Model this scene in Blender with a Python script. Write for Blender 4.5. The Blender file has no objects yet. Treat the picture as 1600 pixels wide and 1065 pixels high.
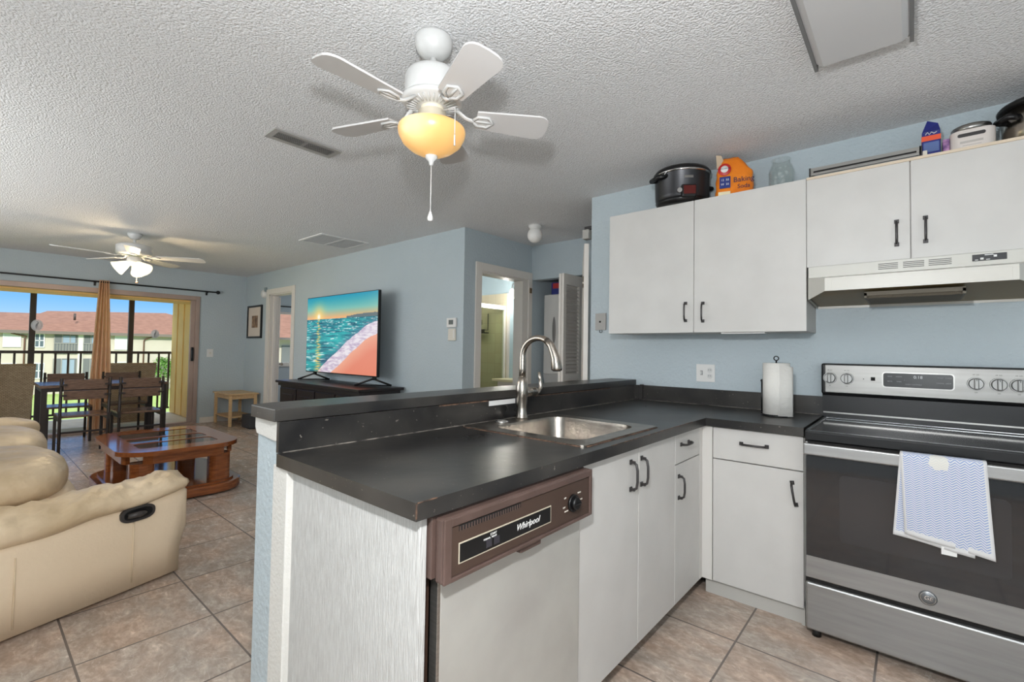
import bpy, bmesh, math, random
from mathutils import Matrix, Vector
random.seed(7)
PI=math.pi
C=bpy.context.scene.collection
scn=bpy.context.scene
def lin(c):
    return tuple(((v/255)/12.92 if v/255<=.04045 else ((v/255+.055)/1.055)**2.4) for v in c)
# ------------------------------------------------------------------ camera
H=1.2468; F=731.65
yaw,pitch,roll=.7036,.0300,.0153
cam=bpy.data.objects.new('camera',bpy.data.cameras.new('camera')); C.objects.link(cam)
cam.data.sensor_width=36; cam.data.lens=36*F/1600
cam.data.shift_x=-(805.94-800)/1600; cam.data.shift_y=(525.43-532.5)/1600
cam.data.clip_end=400; cam.data.clip_start=.05
R_=Vector((math.cos(yaw),math.sin(yaw),0))
F_=Vector((-math.sin(yaw)*math.cos(pitch),math.cos(yaw)*math.cos(pitch),math.sin(pitch)))
U_=R_.cross(F_)
R2=R_*math.cos(roll)+U_*math.sin(roll); U2=U_*math.cos(roll)-R_*math.sin(roll)
M=Matrix.Identity(4)
for i in range(3): M[i][0]=R2[i]; M[i][1]=U2[i]; M[i][2]=-F_[i]
M[2][3]=H
cam.matrix_world=M
scn.camera=cam
# ------------------------------------------------------------------ view, sky, sun, lights
scn.view_settings.view_transform='Standard'; scn.view_settings.look='None'
scn.view_settings.gamma=1; scn.view_settings.use_curve_mapping=False
scn.view_settings.exposure=0.0
w=bpy.data.worlds.new('sky'); scn.world=w; w.use_nodes=True
nt=w.node_tree; bg=nt.nodes['Background']
tc=nt.nodes.new('ShaderNodeTexCoord'); sx=nt.nodes.new('ShaderNodeSeparateXYZ'); nt.links.new(tc.outputs['Generated'],sx.inputs[0])
rp=nt.nodes.new('ShaderNodeValToRGB'); nt.links.new(sx.outputs['Z'],rp.inputs[0])
rp.color_ramp.elements[0].color=lin((205,226,246))+(1,); rp.color_ramp.elements[0].position=0
rp.color_ramp.elements[1].color=lin((70,140,225))+(1,); rp.color_ramp.elements[1].position=.30
e=rp.color_ramp.elements.new(.07); e.color=lin((128,186,244))+(1,)
e=rp.color_ramp.elements.new(.55); e.color=(1.5,1.55,1.6,1)
nt.links.new(rp.outputs[0],bg.inputs[0]); bg.inputs[1].default_value=1.3
def light(name,kind,loc,power,color=(1,1,1),size=.1,rot=None,sy=None,tgt=None):
    l=bpy.data.lights.new(name,kind); l.energy=power; l.color=color
    if kind=='AREA':
        l.size=size
        if sy: l.shape='RECTANGLE'; l.size_y=sy
    elif kind!='SUN': l.shadow_soft_size=size
    o=bpy.data.objects.new(name,l); C.objects.link(o); o.location=loc
    if tgt is not None: o.rotation_euler=(Vector(tgt)-Vector(loc)).to_track_quat('-Z','Y').to_euler()
    return o
s=light('sun','SUN',(0,0,30),4.2,(1,.95,.88),tgt=None); s.data.angle=.01
s.rotation_euler=Vector((-.85,.28,-.55)).to_track_quat('-Z','Y').to_euler()
light('camera_flash','POINT',(-.15,.08,1.62),104,(.97,.985,1),.035)
light('kitchen_fill_light','AREA',(.6,-1.12,1.45),20,(.93,.97,1),1.8,sy=1.1,tgt=(-.4,3,2.2))  # added area fill behind the camera; no window is built there
light('living_fill_light','AREA',(-5.2,-1.12,1.5),80,(.95,.98,1),4.5,sy=1.6,tgt=(-5.4,3,1.4))  # unseen fill panel added behind the sofa to brighten the far room
light('side_fill_light','AREA',(2.12,-.40,1.5),16,(.96,.98,1),1.4,sy=1.1,tgt=(-2,1.6,1.7))  # soft fill added at the right wall, out of view
# ------------------------------------------------------------------ materials
MATS={}
def mat(name,col,rough=.5,metal=0,var=None,vs=6,bump=0,bs=40,emit=None,es=0,alpha=None,trans=0,ior=1.45,coat=0,stretch=None,bdetail=3,spec=None,bdist=.01):
    if name in MATS: return MATS[name]
    m=bpy.data.materials.new(name); m.use_nodes=True; n=m.node_tree; b=n.nodes['Principled BSDF']
    b.inputs['Base Color'].default_value=lin(col)+(1,); b.inputs['Roughness'].default_value=rough; b.inputs['Metallic'].default_value=metal
    b.inputs['IOR'].default_value=ior
    if trans: b.inputs['Transmission Weight'].default_value=trans
    if alpha is not None: b.inputs['Alpha'].default_value=alpha
    if coat: b.inputs['Coat Weight'].default_value=coat; b.inputs['Coat Roughness'].default_value=.08
    if spec is not None: b.inputs['Specular IOR Level'].default_value=spec
    if emit: b.inputs['Emission Color'].default_value=lin(emit)+(1,); b.inputs['Emission Strength'].default_value=es
    if var or bump:
        t=n.nodes.new('ShaderNodeTexCoord'); mp=n.nodes.new('ShaderNodeMapping'); n.links.new(t.outputs['Object'],mp.inputs[0])
        if stretch: mp.inputs['Scale'].default_value=stretch
    if var:
        no=n.nodes.new('ShaderNodeTexNoise'); no.inputs['Scale'].default_value=vs; no.inputs['Detail'].default_value=6
        n.links.new(mp.outputs[0],no.inputs['Vector'])
        r=n.nodes.new('ShaderNodeValToRGB'); r.color_ramp.elements[0].position=.35; r.color_ramp.elements[1].position=.65
        r.color_ramp.elements[0].color=lin(col)+(1,); r.color_ramp.elements[1].color=lin(var)+(1,)
        n.links.new(no.outputs['Fac'],r.inputs[0]); n.links.new(r.outputs[0],b.inputs['Base Color'])
    if bump:
        n2=n.nodes.new('ShaderNodeTexNoise'); n2.inputs['Scale'].default_value=bs; n2.inputs['Detail'].default_value=bdetail
        n.links.new(mp.outputs[0],n2.inputs['Vector'])
        bp=n.nodes.new('ShaderNodeBump'); bp.inputs['Strength'].default_value=bump; bp.inputs['Distance'].default_value=bdist
        n.links.new(n2.outputs['Fac'],bp.inputs['Height']); n.links.new(bp.outputs[0],b.inputs['Normal'])
    MATS[name]=m; return m
wall_m=mat('blue_wall_paint',(184,195,200),.7,var=(179,191,196),vs=1.5,bump=.5,bs=55)
ceil_m=mat('popcorn_ceiling',(236,237,238),.95,var=(222,222,222),vs=110,bump=.8,bs=110,bdetail=2,bdist=.014)
white_m=mat('white_laminate',(204,202,198),.38,var=(198,196,192),vs=5)
side_m=mat('white_shelf_edge',(206,203,198),.5)
trim_m=mat('white_trim_paint',(222,216,208),.4)
black_m=mat('black_plastic',(18,18,19),.35)
gray_m=mat('gunmetal',(72,70,70),.4,.6)
steel_m=mat('brushed_steel',(178,176,172),.3,.95,var=(160,158,154),vs=5,stretch=(1,1,40))
steelh=mat('brushed_nickel',(176,168,158),.24,1)
chrome=mat('chrome',(215,215,214),.12,1)
wpl=mat('white_plastic',(222,221,218),.4)
ivory=mat('ivory_plastic',(214,208,196),.4)
fanw=mat('white_fan_enamel',(206,206,204),.38)
bladew=mat('pale_grey_fan_blade',(206,204,202),.45)
dark_m=mat('dark_shadow_gap',(26,24,23),.8)
oak=mat('honey_pine',(216,184,140),.45,var=(200,164,118),vs=9,stretch=(1,8,8))
espresso=mat('espresso_wood',(38,28,28),.3,var=(28,22,22),vs=8,stretch=(1,8,8))
walnut=mat('dark_walnut',(112,90,76),.22,var=(80,62,52),vs=7,stretch=(2,2,26))
cherry=mat('glossy_cherry_wood',(152,88,46),.14,var=(122,66,34),vs=7,stretch=(4,1,8),coat=.7)
glass_m=mat('clear_glass',(240,248,246),.02,trans=1,ior=1.45)
leather=mat('beige_leather',(224,202,170),.38,var=(196,172,138),vs=4,bump=.45,bs=11,bdist=.03)
leather2=mat('beige_leather_panel',(228,207,178),.45,var=(222,200,170),vs=3,bump=.15,bs=60)
wicker=mat('woven_wicker',(196,166,138),.7,var=(164,136,112),vs=60,bump=.8,bs=120)
def weave(m):
    n=m.node_tree; L=n.links.new; b=n.nodes['Principled BSDF']; t=n.nodes.new('ShaderNodeTexCoord'); sp_=n.nodes.new('ShaderNodeSeparateXYZ'); cb=n.nodes.new('ShaderNodeCombineXYZ'); L(t.outputs['Object'],sp_.inputs[0]); L(sp_.outputs['Y'],cb.inputs[0]); L(sp_.outputs['Z'],cb.inputs[1])
    br=n.nodes.new('ShaderNodeTexBrick'); br.inputs['Scale'].default_value=1; br.inputs['Brick Width'].default_value=.034; br.inputs['Row Height'].default_value=.017; br.inputs['Mortar Size'].default_value=.0022; br.inputs['Mortar Smooth'].default_value=.6
    br.inputs['Color1'].default_value=lin((212,180,150))+(1,); br.inputs['Color2'].default_value=lin((188,156,128))+(1,); br.inputs['Mortar'].default_value=lin((112,86,66))+(1,)
    L(cb.outputs[0],br.inputs['Vector']); L(br.outputs['Color'],b.inputs['Base Color'])
weave(wicker)
def thin_glass(name,tint,refl=0):
    m=bpy.data.materials.new(name); m.use_nodes=True; n=m.node_tree; n.nodes.remove(n.nodes['Principled BSDF'])
    o=n.nodes['Material Output']; t=n.nodes.new('ShaderNodeBsdfTransparent'); t.inputs[0].default_value=lin(tint)+(1,)
    g=n.nodes.new('ShaderNodeBsdfGlossy'); g.inputs['Roughness'].default_value=.02
    fr=n.nodes.new('ShaderNodeLayerWeight'); fr.inputs[0].default_value=.5
    pw=n.nodes.new('ShaderNodeMath'); pw.operation='POWER'; n.links.new(fr.outputs['Facing'],pw.inputs[0]); pw.inputs[1].default_value=5
    ma=n.nodes.new('ShaderNodeMath'); ma.operation='MULTIPLY_ADD'; n.links.new(pw.outputs[0],ma.inputs[0]); ma.inputs[1].default_value=.5; ma.inputs[2].default_value=refl
    mx=n.nodes.new('ShaderNodeMixShader'); n.links.new(ma.outputs[0],mx.inputs[0]); n.links.new(t.outputs[0],mx.inputs[1]); n.links.new(g.outputs[0],mx.inputs[2]); n.links.new(mx.outputs[0],o.inputs[0])
    return m
pane_m=thin_glass('window_pane_glass',(246,250,250))
shower_m=thin_glass('shower_door_glass',(236,240,228))
jar_m=thin_glass('clear_jar_glass',(250,251,250),.03)
def counter_mat():
    m=bpy.data.materials.new('worn_black_laminate'); m.use_nodes=True; n=m.node_tree; b=n.nodes['Principled BSDF']; L=n.links.new
    t=n.nodes.new('ShaderNodeTexCoord')
    no=n.nodes.new('ShaderNodeTexNoise'); no.inputs['Scale'].default_value=3; no.inputs['Detail'].default_value=7; L(t.outputs['Object'],no.inputs['Vector'])
    r=n.nodes.new('ShaderNodeValToRGB'); r.color_ramp.elements[0].position=.38; r.color_ramp.elements[1].position=.7
    r.color_ramp.elements[0].color=lin((32,31,31))+(1,); r.color_ramp.elements[1].color=lin((66,63,59))+(1,); L(no.outputs['Fac'],r.inputs[0])
    v=n.nodes.new('ShaderNodeTexNoise'); v.inputs['Scale'].default_value=80; v.inputs['Detail'].default_value=2; L(t.outputs['Object'],v.inputs['Vector'])
    r2=n.nodes.new('ShaderNodeValToRGB'); r2.color_ramp.elements[0].position=.715; r2.color_ramp.elements[1].position=.745; L(v.outputs['Fac'],r2.inputs[0])
    mx=n.nodes.new('ShaderNodeMix'); mx.data_type='RGBA'; L(r2.outputs[0],mx.inputs['Factor']); L(r.outputs[0],mx.inputs['A']); mx.inputs['B'].default_value=lin((116,110,102))+(1,)
    L(mx.outputs['Result'],b.inputs['Base Color'])
    rr=n.nodes.new('ShaderNodeMapRange'); rr.inputs['To Min'].default_value=.20; rr.inputs['To Max'].default_value=.42; L(no.outputs['Fac'],rr.inputs[0]); L(rr.outputs[0],b.inputs['Roughness'])
    n3=n.nodes.new('ShaderNodeTexNoise'); n3.inputs['Scale'].default_value=9; L(t.outputs['Object'],n3.inputs['Vector'])
    bp=n.nodes.new('ShaderNodeBump'); bp.inputs['Strength'].default_value=.15; bp.inputs['Distance'].default_value=.01; L(n3.outputs['Fac'],bp.inputs['Height']); L(bp.outputs[0],b.inputs['Normal'])
    return m
counter_m=counter_mat()
wear_m=mat('worn_particleboard_edge',(120,92,74),.7,var=(44,36,32),vs=38)
def floor_mat():
    m=bpy.data.materials.new('taupe_stone_tile'); m.use_nodes=True; n=m.node_tree; b=n.nodes['Principled BSDF']; L=n.links.new
    t=n.nodes.new('ShaderNodeTexCoord'); mp=n.nodes.new('ShaderNodeMapping'); L(t.outputs['Object'],mp.inputs[0])
    mp.inputs['Location'].default_value=(.597,-.317,0)
    br=n.nodes.new('ShaderNodeTexBrick'); br.offset=0; br.squash=1; br.inputs['Scale'].default_value=1
    br.inputs['Brick Width'].default_value=.473; br.inputs['Row Height'].default_value=.473; br.inputs['Mortar Size'].default_value=.0045; br.inputs['Mortar Smooth'].default_value=.2
    br.inputs['Color1'].default_value=(0,0,0,1); br.inputs['Color2'].default_value=(1,1,1,1); br.inputs['Mortar'].default_value=(.5,.5,.5,1)
    L(mp.outputs[0],br.inputs['Vector'])
    # per tile shift of the stone pattern
    ad=n.nodes.new('ShaderNodeVectorMath'); ad.operation='MULTIPLY_ADD'; L(br.outputs['Color'],ad.inputs[0]); ad.inputs[1].default_value=(9,7,5); L(t.outputs['Object'],ad.inputs[2])
    st=n.nodes.new('ShaderNodeMapping'); L(ad.outputs[0],st.inputs[0]); st.inputs['Scale'].default_value=(1,1.7,1); st.inputs['Rotation'].default_value=(0,0,.5)
    n1=n.nodes.new('ShaderNodeTexNoise'); n1.inputs['Scale'].default_value=11; n1.inputs['Detail'].default_value=10; n1.inputs['Roughness'].default_value=.72; n1.inputs['Distortion'].default_value=.6; L(st.outputs[0],n1.inputs['Vector'])
    r=n.nodes.new('ShaderNodeValToRGB'); cr=r.color_ramp
    cr.elements[0].position=.28; cr.elements[0].color=lin((172,155,142))+(1,)
    cr.elements[1].position=.68; cr.elements[1].color=lin((214,198,184))+(1,)
    e=cr.elements.new(.46); e.color=lin((182,165,151))+(1,)
    e=cr.elements.new(.55); e.color=lin((197,180,166))+(1,)
    L(n1.outputs['Fac'],r.inputs[0])
    n2=n.nodes.new('ShaderNodeTexNoise'); n2.inputs['Scale'].default_value=5; n2.inputs['Detail'].default_value=4; n2.inputs['Distortion'].default_value=1.6; L(st.outputs[0],n2.inputs['Vector'])
    ab=n.nodes.new('ShaderNodeMath'); ab.operation='SUBTRACT'; L(n2.outputs['Fac'],ab.inputs[0]); ab.inputs[1].default_value=.5
    a2=n.nodes.new('ShaderNodeMath'); a2.operation='ABSOLUTE'; L(ab.outputs[0],a2.inputs[0])
    vr=n.nodes.new('ShaderNodeMapRange'); L(a2.outputs[0],vr.inputs[0]); vr.inputs['From Max'].default_value=.009; vr.inputs['To Min'].default_value=.45; vr.inputs['To Max'].default_value=0
    mx=n.nodes.new('ShaderNodeMix'); mx.data_type='RGBA'; L(vr.outputs[0],mx.inputs['Factor']); L(r.outputs[0],mx.inputs['A']); mx.inputs['B'].default_value=lin((232,218,206))+(1,)
    n4=n.nodes.new('ShaderNodeTexNoise'); n4.inputs['Scale'].default_value=3.2; n4.inputs['Detail'].default_value=3; L(st.outputs[0],n4.inputs['Vector'])
    r4=n.nodes.new('ShaderNodeValToRGB'); r4.color_ramp.elements[0].position=.36; r4.color_ramp.elements[0].color=lin((255,244,236))+(1,); r4.color_ramp.elements[1].position=.62; r4.color_ramp.elements[1].color=lin((242,245,246))+(1,); L(n4.outputs['Fac'],r4.inputs[0])
    n5=n.nodes.new('ShaderNodeTexNoise'); n5.inputs['Scale'].default_value=38; n5.inputs['Detail'].default_value=5; L(st.outputs[0],n5.inputs['Vector'])
    r5=n.nodes.new('ShaderNodeMapRange'); L(n5.outputs['Fac'],r5.inputs[0]); r5.inputs['From Min'].default_value=.35; r5.inputs['From Max'].default_value=.65; r5.inputs['To Min'].default_value=.86; r5.inputs['To Max'].default_value=1.08
    mu=n.nodes.new('ShaderNodeMix'); mu.data_type='RGBA'; mu.blend_type='MULTIPLY'; mu.inputs['Factor'].default_value=1; L(mx.outputs['Result'],mu.inputs['A']); L(r4.outputs[0],mu.inputs['B'])
    vm=n.nodes.new('ShaderNodeVectorMath'); vm.operation='SCALE'; L(mu.outputs['Result'],vm.inputs[0]); L(r5.outputs[0],vm.inputs['Scale'])
    m2=n.nodes.new('ShaderNodeMix'); m2.data_type='RGBA'; L(br.outputs['Fac'],m2.inputs['Factor']); L(vm.outputs[0],m2.inputs['A']); m2.inputs['B'].default_value=lin((112,102,96))+(1,)
    L(m2.outputs['Result'],b.inputs['Base Color']); 
    rr=n.nodes.new('ShaderNodeMapRange'); L(n1.outputs['Fac'],rr.inputs[0]); rr.inputs['To Min'].default_value=.12; rr.inputs['To Max'].default_value=.36; L(rr.outputs[0],b.inputs['Roughness'])
    iv=n.nodes.new('ShaderNodeMath'); iv.operation='MULTIPLY_ADD'; L(br.outputs['Fac'],iv.inputs[0]); iv.inputs[1].default_value=-1; L(n1.outputs['Fac'],iv.inputs[2])
    bp=n.nodes.new('ShaderNodeBump'); bp.inputs['Strength'].default_value=.25; bp.inputs['Distance'].default_value=.006; L(iv.outputs[0],bp.inputs['Height']); L(bp.outputs[0],b.inputs['Normal'])
    return m
floor_m=floor_mat()
# ------------------------------------------------------------------ geometry helpers
class MB:
    def __init__(s): s.bm=bmesh.new(); s.mi=0
    def _merge(s,t,smooth=False):
        me=bpy.data.meshes.new('t'); 
        for f in t.faces: f.smooth=smooth; f.material_index=s.mi
        t.to_mesh(me); t.free(); s.bm.from_mesh(me); bpy.data.meshes.remove(me)
    def box(s,x0,y0,z0,x1,y1,z1,bev=0,seg=2,mtx=None):
        t=bmesh.new(); bmesh.ops.create_cube(t,size=1)
        for v in t.verts: v.co=Vector(((x0+x1)/2+v.co.x*(x1-x0),(y0+y1)/2+v.co.y*(y1-y0),(z0+z1)/2+v.co.z*(z1-z0)))
        bmesh.ops.recalc_face_normals(t,faces=t.faces)
        if bev: bmesh.ops.bevel(t,geom=t.edges[:],offset=bev,segments=seg,profile=.5,affect='EDGES')
        if mtx: bmesh.ops.transform(t,matrix=mtx,verts=t.verts)
        s._merge(t); return s
    def cyl(s,p0,p1,r,r1=None,seg=20,smooth=True,caps=True):
        p0=Vector(p0);p1=Vector(p1);d=p1-p0; r1=r if r1 is None else r1
        t=bmesh.new(); bmesh.ops.create_cone(t,cap_ends=caps,segments=seg,radius1=r,radius2=r1,depth=d.length)
        q=d.to_track_quat('Z','Y').to_matrix().to_4x4()
        bmesh.ops.transform(t,matrix=Matrix.Translation((p0+p1)/2)@q,verts=t.verts)
        me=bpy.data.meshes.new('t')
        for f in t.faces: f.smooth=smooth and len(f.verts)==4; f.material_index=s.mi
        t.to_mesh(me); t.free(); s.bm.from_mesh(me); bpy.data.meshes.remove(me); return s
    def sph(s,c,r,seg=20,mtx=None):
        t=bmesh.new(); bmesh.ops.create_uvsphere(t,u_segments=seg,v_segments=seg//2+2,radius=1)
        if not hasattr(r,'__len__'): r=(r,r,r)
        for v in t.verts: v.co=Vector((v.co.x*r[0],v.co.y*r[1],v.co.z*r[2]))
        if mtx: bmesh.ops.transform(t,matrix=mtx,verts=t.verts)
        for v in t.verts: v.co+=Vector(c)
        s._merge(t,True); return s
    def lathe(s,prof,c=(0,0,0),seg=32,mtx=None,sx=1,sy=1):
        t=bmesh.new(); rings=[]
        for r,z in prof:
            if r<1e-5: rings.append([t.verts.new((0,0,z))])
            else: rings.append([t.verts.new((r*sx*math.cos(2*PI*k/seg),r*sy*math.sin(2*PI*k/seg),z)) for k in range(seg)])
        for a,b in zip(rings,rings[1:]):
            for k in range(seg):
                k2=(k+1)%seg
                if len(a)==1 and len(b)==1: continue
                if len(a)==1: t.faces.new((a[0],b[k],b[k2]))
                elif len(b)==1: t.faces.new((a[k],a[k2],b[0]))
                else: t.faces.new((a[k],a[k2],b[k2],b[k]))
        bmesh.ops.recalc_face_normals(t,faces=t.faces)
        if mtx: bmesh.ops.transform(t,matrix=mtx,verts=t.verts)
        for v in t.verts: v.co+=Vector(c)
        s._merge(t,True); return s
    def prism(s,poly,axis,a0,a1,bev=0,smooth=False):
        # poly of 2-tuples in the two remaining axes (order x,y,z without axis)
        t=bmesh.new()
        def mk(p,a): 
            return {'x':(a,p[0],p[1]),'y':(p[0],a,p[1]),'z':(p[0],p[1],a)}[axis]
        A=[t.verts.new(mk(p,a0)) for p in poly]; B=[t.verts.new(mk(p,a1)) for p in poly]
        t.faces.new(A); t.faces.new(B[::-1])
        n=len(poly)
        for k in range(n): t.faces.new((A[k],B[k],B[(k+1)%n],A[(k+1)%n]))
        bmesh.ops.recalc_face_normals(t,faces=t.faces)
        if bev: bmesh.ops.bevel(t,geom=t.edges[:],offset=bev,segments=2,profile=.5,affect='EDGES')
        s._merge(t,smooth); return s
    def tube(s,pts,r,seg=10,caps=True,flat=1):
        pts=[Vector(p) for p in pts]; t=bmesh.new(); rings=[]; up=None
        n=len(pts)
        for i,p in enumerate(pts):
            d=(pts[min(i+1,n-1)]-pts[max(i-1,0)]).normalized()
            if up is None:
                up=Vector((0,0,1)) if abs(d.z)<.9 else Vector((1,0,0))
            a=(up-d*up.dot(d)).normalized(); b=d.cross(a); up=a
            rr=r[i] if hasattr(r,'__len__') else r
            rings.append([t.verts.new(p+a*rr*flat*math.cos(2*PI*k/seg)+b*rr*math.sin(2*PI*k/seg)) for k in range(seg)])
        for A,B in zip(rings,rings[1:]):
            for k in range(seg): t.faces.new((A[k],A[(k+1)%seg],B[(k+1)%seg],B[k]))
        if caps: t.faces.new(rings[0]); t.faces.new(rings[-1][::-1])
        bmesh.ops.recalc_face_normals(t,faces=t.faces)
        s._merge(t,True); return s
    def loft(s,secs,caps=True,smooth=True,closed=True):
        t=bmesh.new(); R=[[t.verts.new(p) for p in sec] for sec in secs]
        for A,B in zip(R,R[1:]):
            n=len(A)
            for k in range(n if closed else n-1): t.faces.new((A[k],A[(k+1)%n],B[(k+1)%n],B[k]))
        if caps: t.faces.new(R[0]); t.faces.new(R[-1][::-1])
        bmesh.ops.recalc_face_normals(t,faces=t.faces)
        s._merge(t,smooth); return s
def tag(o,label=None,cat=None,group=None,kind=None):
    if label: o['label']=label
    if cat: o['category']=cat
    if group: o['group']=group
    if kind: o['kind']=kind
    return o
def build(name,mb,mats,parent=None,org=None,label=None,sub=0,wn=False):
    me=bpy.data.meshes.new(name)
    if org is not None: bmesh.ops.translate(mb.bm,vec=-Vector(org),verts=mb.bm.verts)
    mb.bm.to_mesh(me); mb.bm.free()
    for m in (mats if isinstance(mats,(list,tuple)) else [mats]): me.materials.append(m)
    o=bpy.data.objects.new(name,me); C.objects.link(o)
    if parent: o.parent=parent
    if label: o['label']=label
    if sub:
        md=o.modifiers.new('s','SUBSURF'); md.levels=md.render_levels=sub
    return o
class Thing:
    def __init__(s,name,label,cat,loc=(0,0,0),rotz=0,group=None):
        o=bpy.data.objects.new(name,None); C.objects.link(o); o.location=loc; o.rotation_euler=(0,0,rotz); o.empty_display_size=.1
        tag(o,label,cat,group); s.o=o; s.loc=Vector(loc); s.local=False
    def part(s,name,mb,mats,label=None,sub=0,parent=None):
        return build(name,mb,mats,parent or s.o,None if s.local else s.loc,label,sub)
def single(name,mb,mats,label,cat,loc,group=None,sub=0):
    o=build(name,mb,mats,None,loc,None,sub); o.location=loc; return tag(o,label,cat,group)
def struct(name,mb,mats):
    return tag(build(name,mb,mats),kind='structure')
def copy_tree(o,parent=None):
    c=o.copy(); C.objects.link(c)
    if parent: c.parent=parent
    for ch in [x for x in list(C.objects) if x.parent==o]: copy_tree(ch,c)
    return c
def B(*a,**k): return MB().box(*a,**k)
def text(string,size,origin,right,up,m,parent,org,name='lettering',ext=.0004,align='CENTER',shear=0,label=None):
    cu=bpy.data.curves.new('txt','FONT'); cu.body=string; cu.size=size; cu.extrude=ext; cu.align_x=align; cu.align_y='CENTER'; cu.shear=shear; cu.resolution_u=3
    to=bpy.data.objects.new('txt',cu); C.objects.link(to)
    bpy.context.view_layer.update()
    me=bpy.data.meshes.new_from_object(to.evaluated_get(bpy.context.evaluated_depsgraph_get()))
    bpy.data.objects.remove(to); bpy.data.curves.remove(cu)
    r=Vector(right).normalized(); u=Vector(up).normalized(); n=r.cross(u)
    X=Matrix.Identity(4)
    for i in range(3): X[i][0]=r[i];X[i][1]=u[i];X[i][2]=n[i];X[i][3]=origin[i]-org[i]
    me.transform(X); me.materials.clear(); me.materials.append(m)
    o=bpy.data.objects.new(name,me); C.objects.link(o); o.parent=parent
    if label: o['label']=label
    return o
# ------------------------------------------------------------------ room constants
D=3.139; XW=-8.80; CE=2.4475; XB=-3.337; YH=4.2
# ================================================================== SETTING
struct('floor',B(XW-.12,-1.3,-.1,2.3,6.2,0),floor_m)
struct('ceiling',B(XW-.12,-1.3,CE,2.3,6.2,CE+.12),ceil_m)
# window wall with patio opening (y -1.18..2.40, z 0..1.99) and bedroom window (y 3.5..4.6, z .92..1.88)
mb=MB(); T=.12; x0,x1=XW-T,XW
mb.box(x0,-1.3,0,x1,-1.1,CE); mb.box(x0,-1.1,1.995,x1,2.43,CE); mb.box(x0,2.43,0,x1,3.45,CE)
mb.box(x0,3.45,0,x1,4.7,.92); mb.box(x0,3.45,1.89,x1,4.7,CE); mb.box(x0,4.7,0,x1,6.2,CE)
struct('wall_left',mb,wall_m)
# television wall with bedroom doorway x -7.83..-7.02, z 0..2.06
mb=MB(); mb.box(XW,D,0,-7.83,D+.12,CE); mb.box(-7.83,D,2.09,-7.02,D+.12,CE); mb.box(-7.02,D,0,XB,D+.12,CE)
struct('wall_television',mb,wall_m)
# bathroom wall, doorway y 3.37..4.13
mb=MB(); mb.box(XB-.12,D+.12,0,XB,3.37,CE); mb.box(XB-.12,3.37,2.06,XB,4.13,CE); mb.box(XB-.12,4.13,0,XB,YH+.0,CE)
struct('wall_bathroom',mb,wall_m)
# closet wall header and alcove
mb=MB(); mb.box(XB-.12,YH,2.055,-2.60,YH+.1,CE); mb.box(-2.60,YH,0,-1.2,YH+.1,CE)
mb.box(XB-.12,YH,0,XB,5.05,CE); mb.box(XB,5.0,0,-2.2,5.05,CE); mb.box(-2.6,YH+.1,0,-2.55,5.0,CE)
struct('wall_closet',mb,wall_m)
# stove wall
mb=MB(); mb.box(-1.904,D,0,2.3,D+.12,CE); struct('wall_kitchen',mb,wall_m)
mb=MB(); mb.box(-1.30,D+.12,0,-1.2,YH,CE); struct('wall_hall',mb,wall_m)
mb=MB(); mb.box(2.2,-1.3,0,2.3,D,CE); struct('wall_right',mb,wall_m)
mb=MB(); mb.box(XW-.12,-1.3,0,2.3,-1.2,CE); struct('wall_back',mb,wall_m)
# bathroom and bedroom shells
mb=MB(); mb.box(-6.6,5.2,0,XB-.12,5.3,CE); mb.box(-6.7,D+.12,0,-6.6,5.3,CE); struct('wall_bathroom_back',mb,mat('pale_blue_paint',(178,200,210),.6,bump=.3,bs=50))
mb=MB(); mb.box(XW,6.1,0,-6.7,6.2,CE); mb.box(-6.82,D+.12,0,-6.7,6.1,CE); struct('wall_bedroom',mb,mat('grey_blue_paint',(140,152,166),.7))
# baseboards
mb=MB(); mb.box(XW,2.50,0,XW+.015,D,.09,.003); struct('baseboard_left',mb,trim_m)
mb=MB(); mb.box(XW+.015,D-.014,0,-7.92,D,.09,.003); mb.box(-6.93,D-.014,0,XB,D,.09,.003); struct('baseboard_television',mb,trim_m)
mb=MB(); mb.box(XB,D,0,XB+.014,3.29,.09,.003); struct('baseboard_bathroom',mb,trim_m)
# bedroom door casing
mb=MB()
mb.box(-7.92,D-.018,0,-7.83,D+.0,2.16,.004); mb.box(-7.02,D-.018,0,-6.93,D+.0,2.16,.004); mb.box(-7.83,D-.018,2.075,-7.02,D,2.16,.004)
mb.box(-7.845,D,0,-7.80,D+.13,2.09); mb.box(-7.05,D,0,-7.02,D+.13,2.09); mb.box(-7.83,D,2.06,-7.02,D+.13,2.09); mb.box(-7.80,D+.05,0,-7.785,D+.09,2.06)
struct('trim_1',mb,trim_m)
# open bedroom door leaf lying along the left side of the doorway
t=Thing('bedroom_door','white bedroom door standing open inside the doorway left of the television','door',(-7.83,D+.135,0)); t.local=True
t.part('door_leaf',B(0,-.035,.01,.76,0,2.05,.003),trim_m)
t.part('door_knob',MB().sph((.70,-.085,.95),.027).cyl((.70,-.035,.95),(.70,-.08,.95),.012),steelh,'satin metal knob')
t.o.rotation_euler=(0,0,math.radians(157.5))
# bathroom door casing
mb=MB()
mb.box(XB,3.29,0,XB+.018,3.37,2.135,.004); mb.box(XB,4.13,0,XB+.018,4.195,2.135,.004); mb.box(XB,3.37,2.05,XB+.018,4.13,2.135,.004)
mb.box(XB-.13,3.37,0,XB,3.39,2.06); mb.box(XB-.13,4.04,0,XB,4.13,2.06); mb.box(XB-.13,3.39,2.03,XB,4.04,2.06)
struct('trim_2',mb,trim_m)
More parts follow.
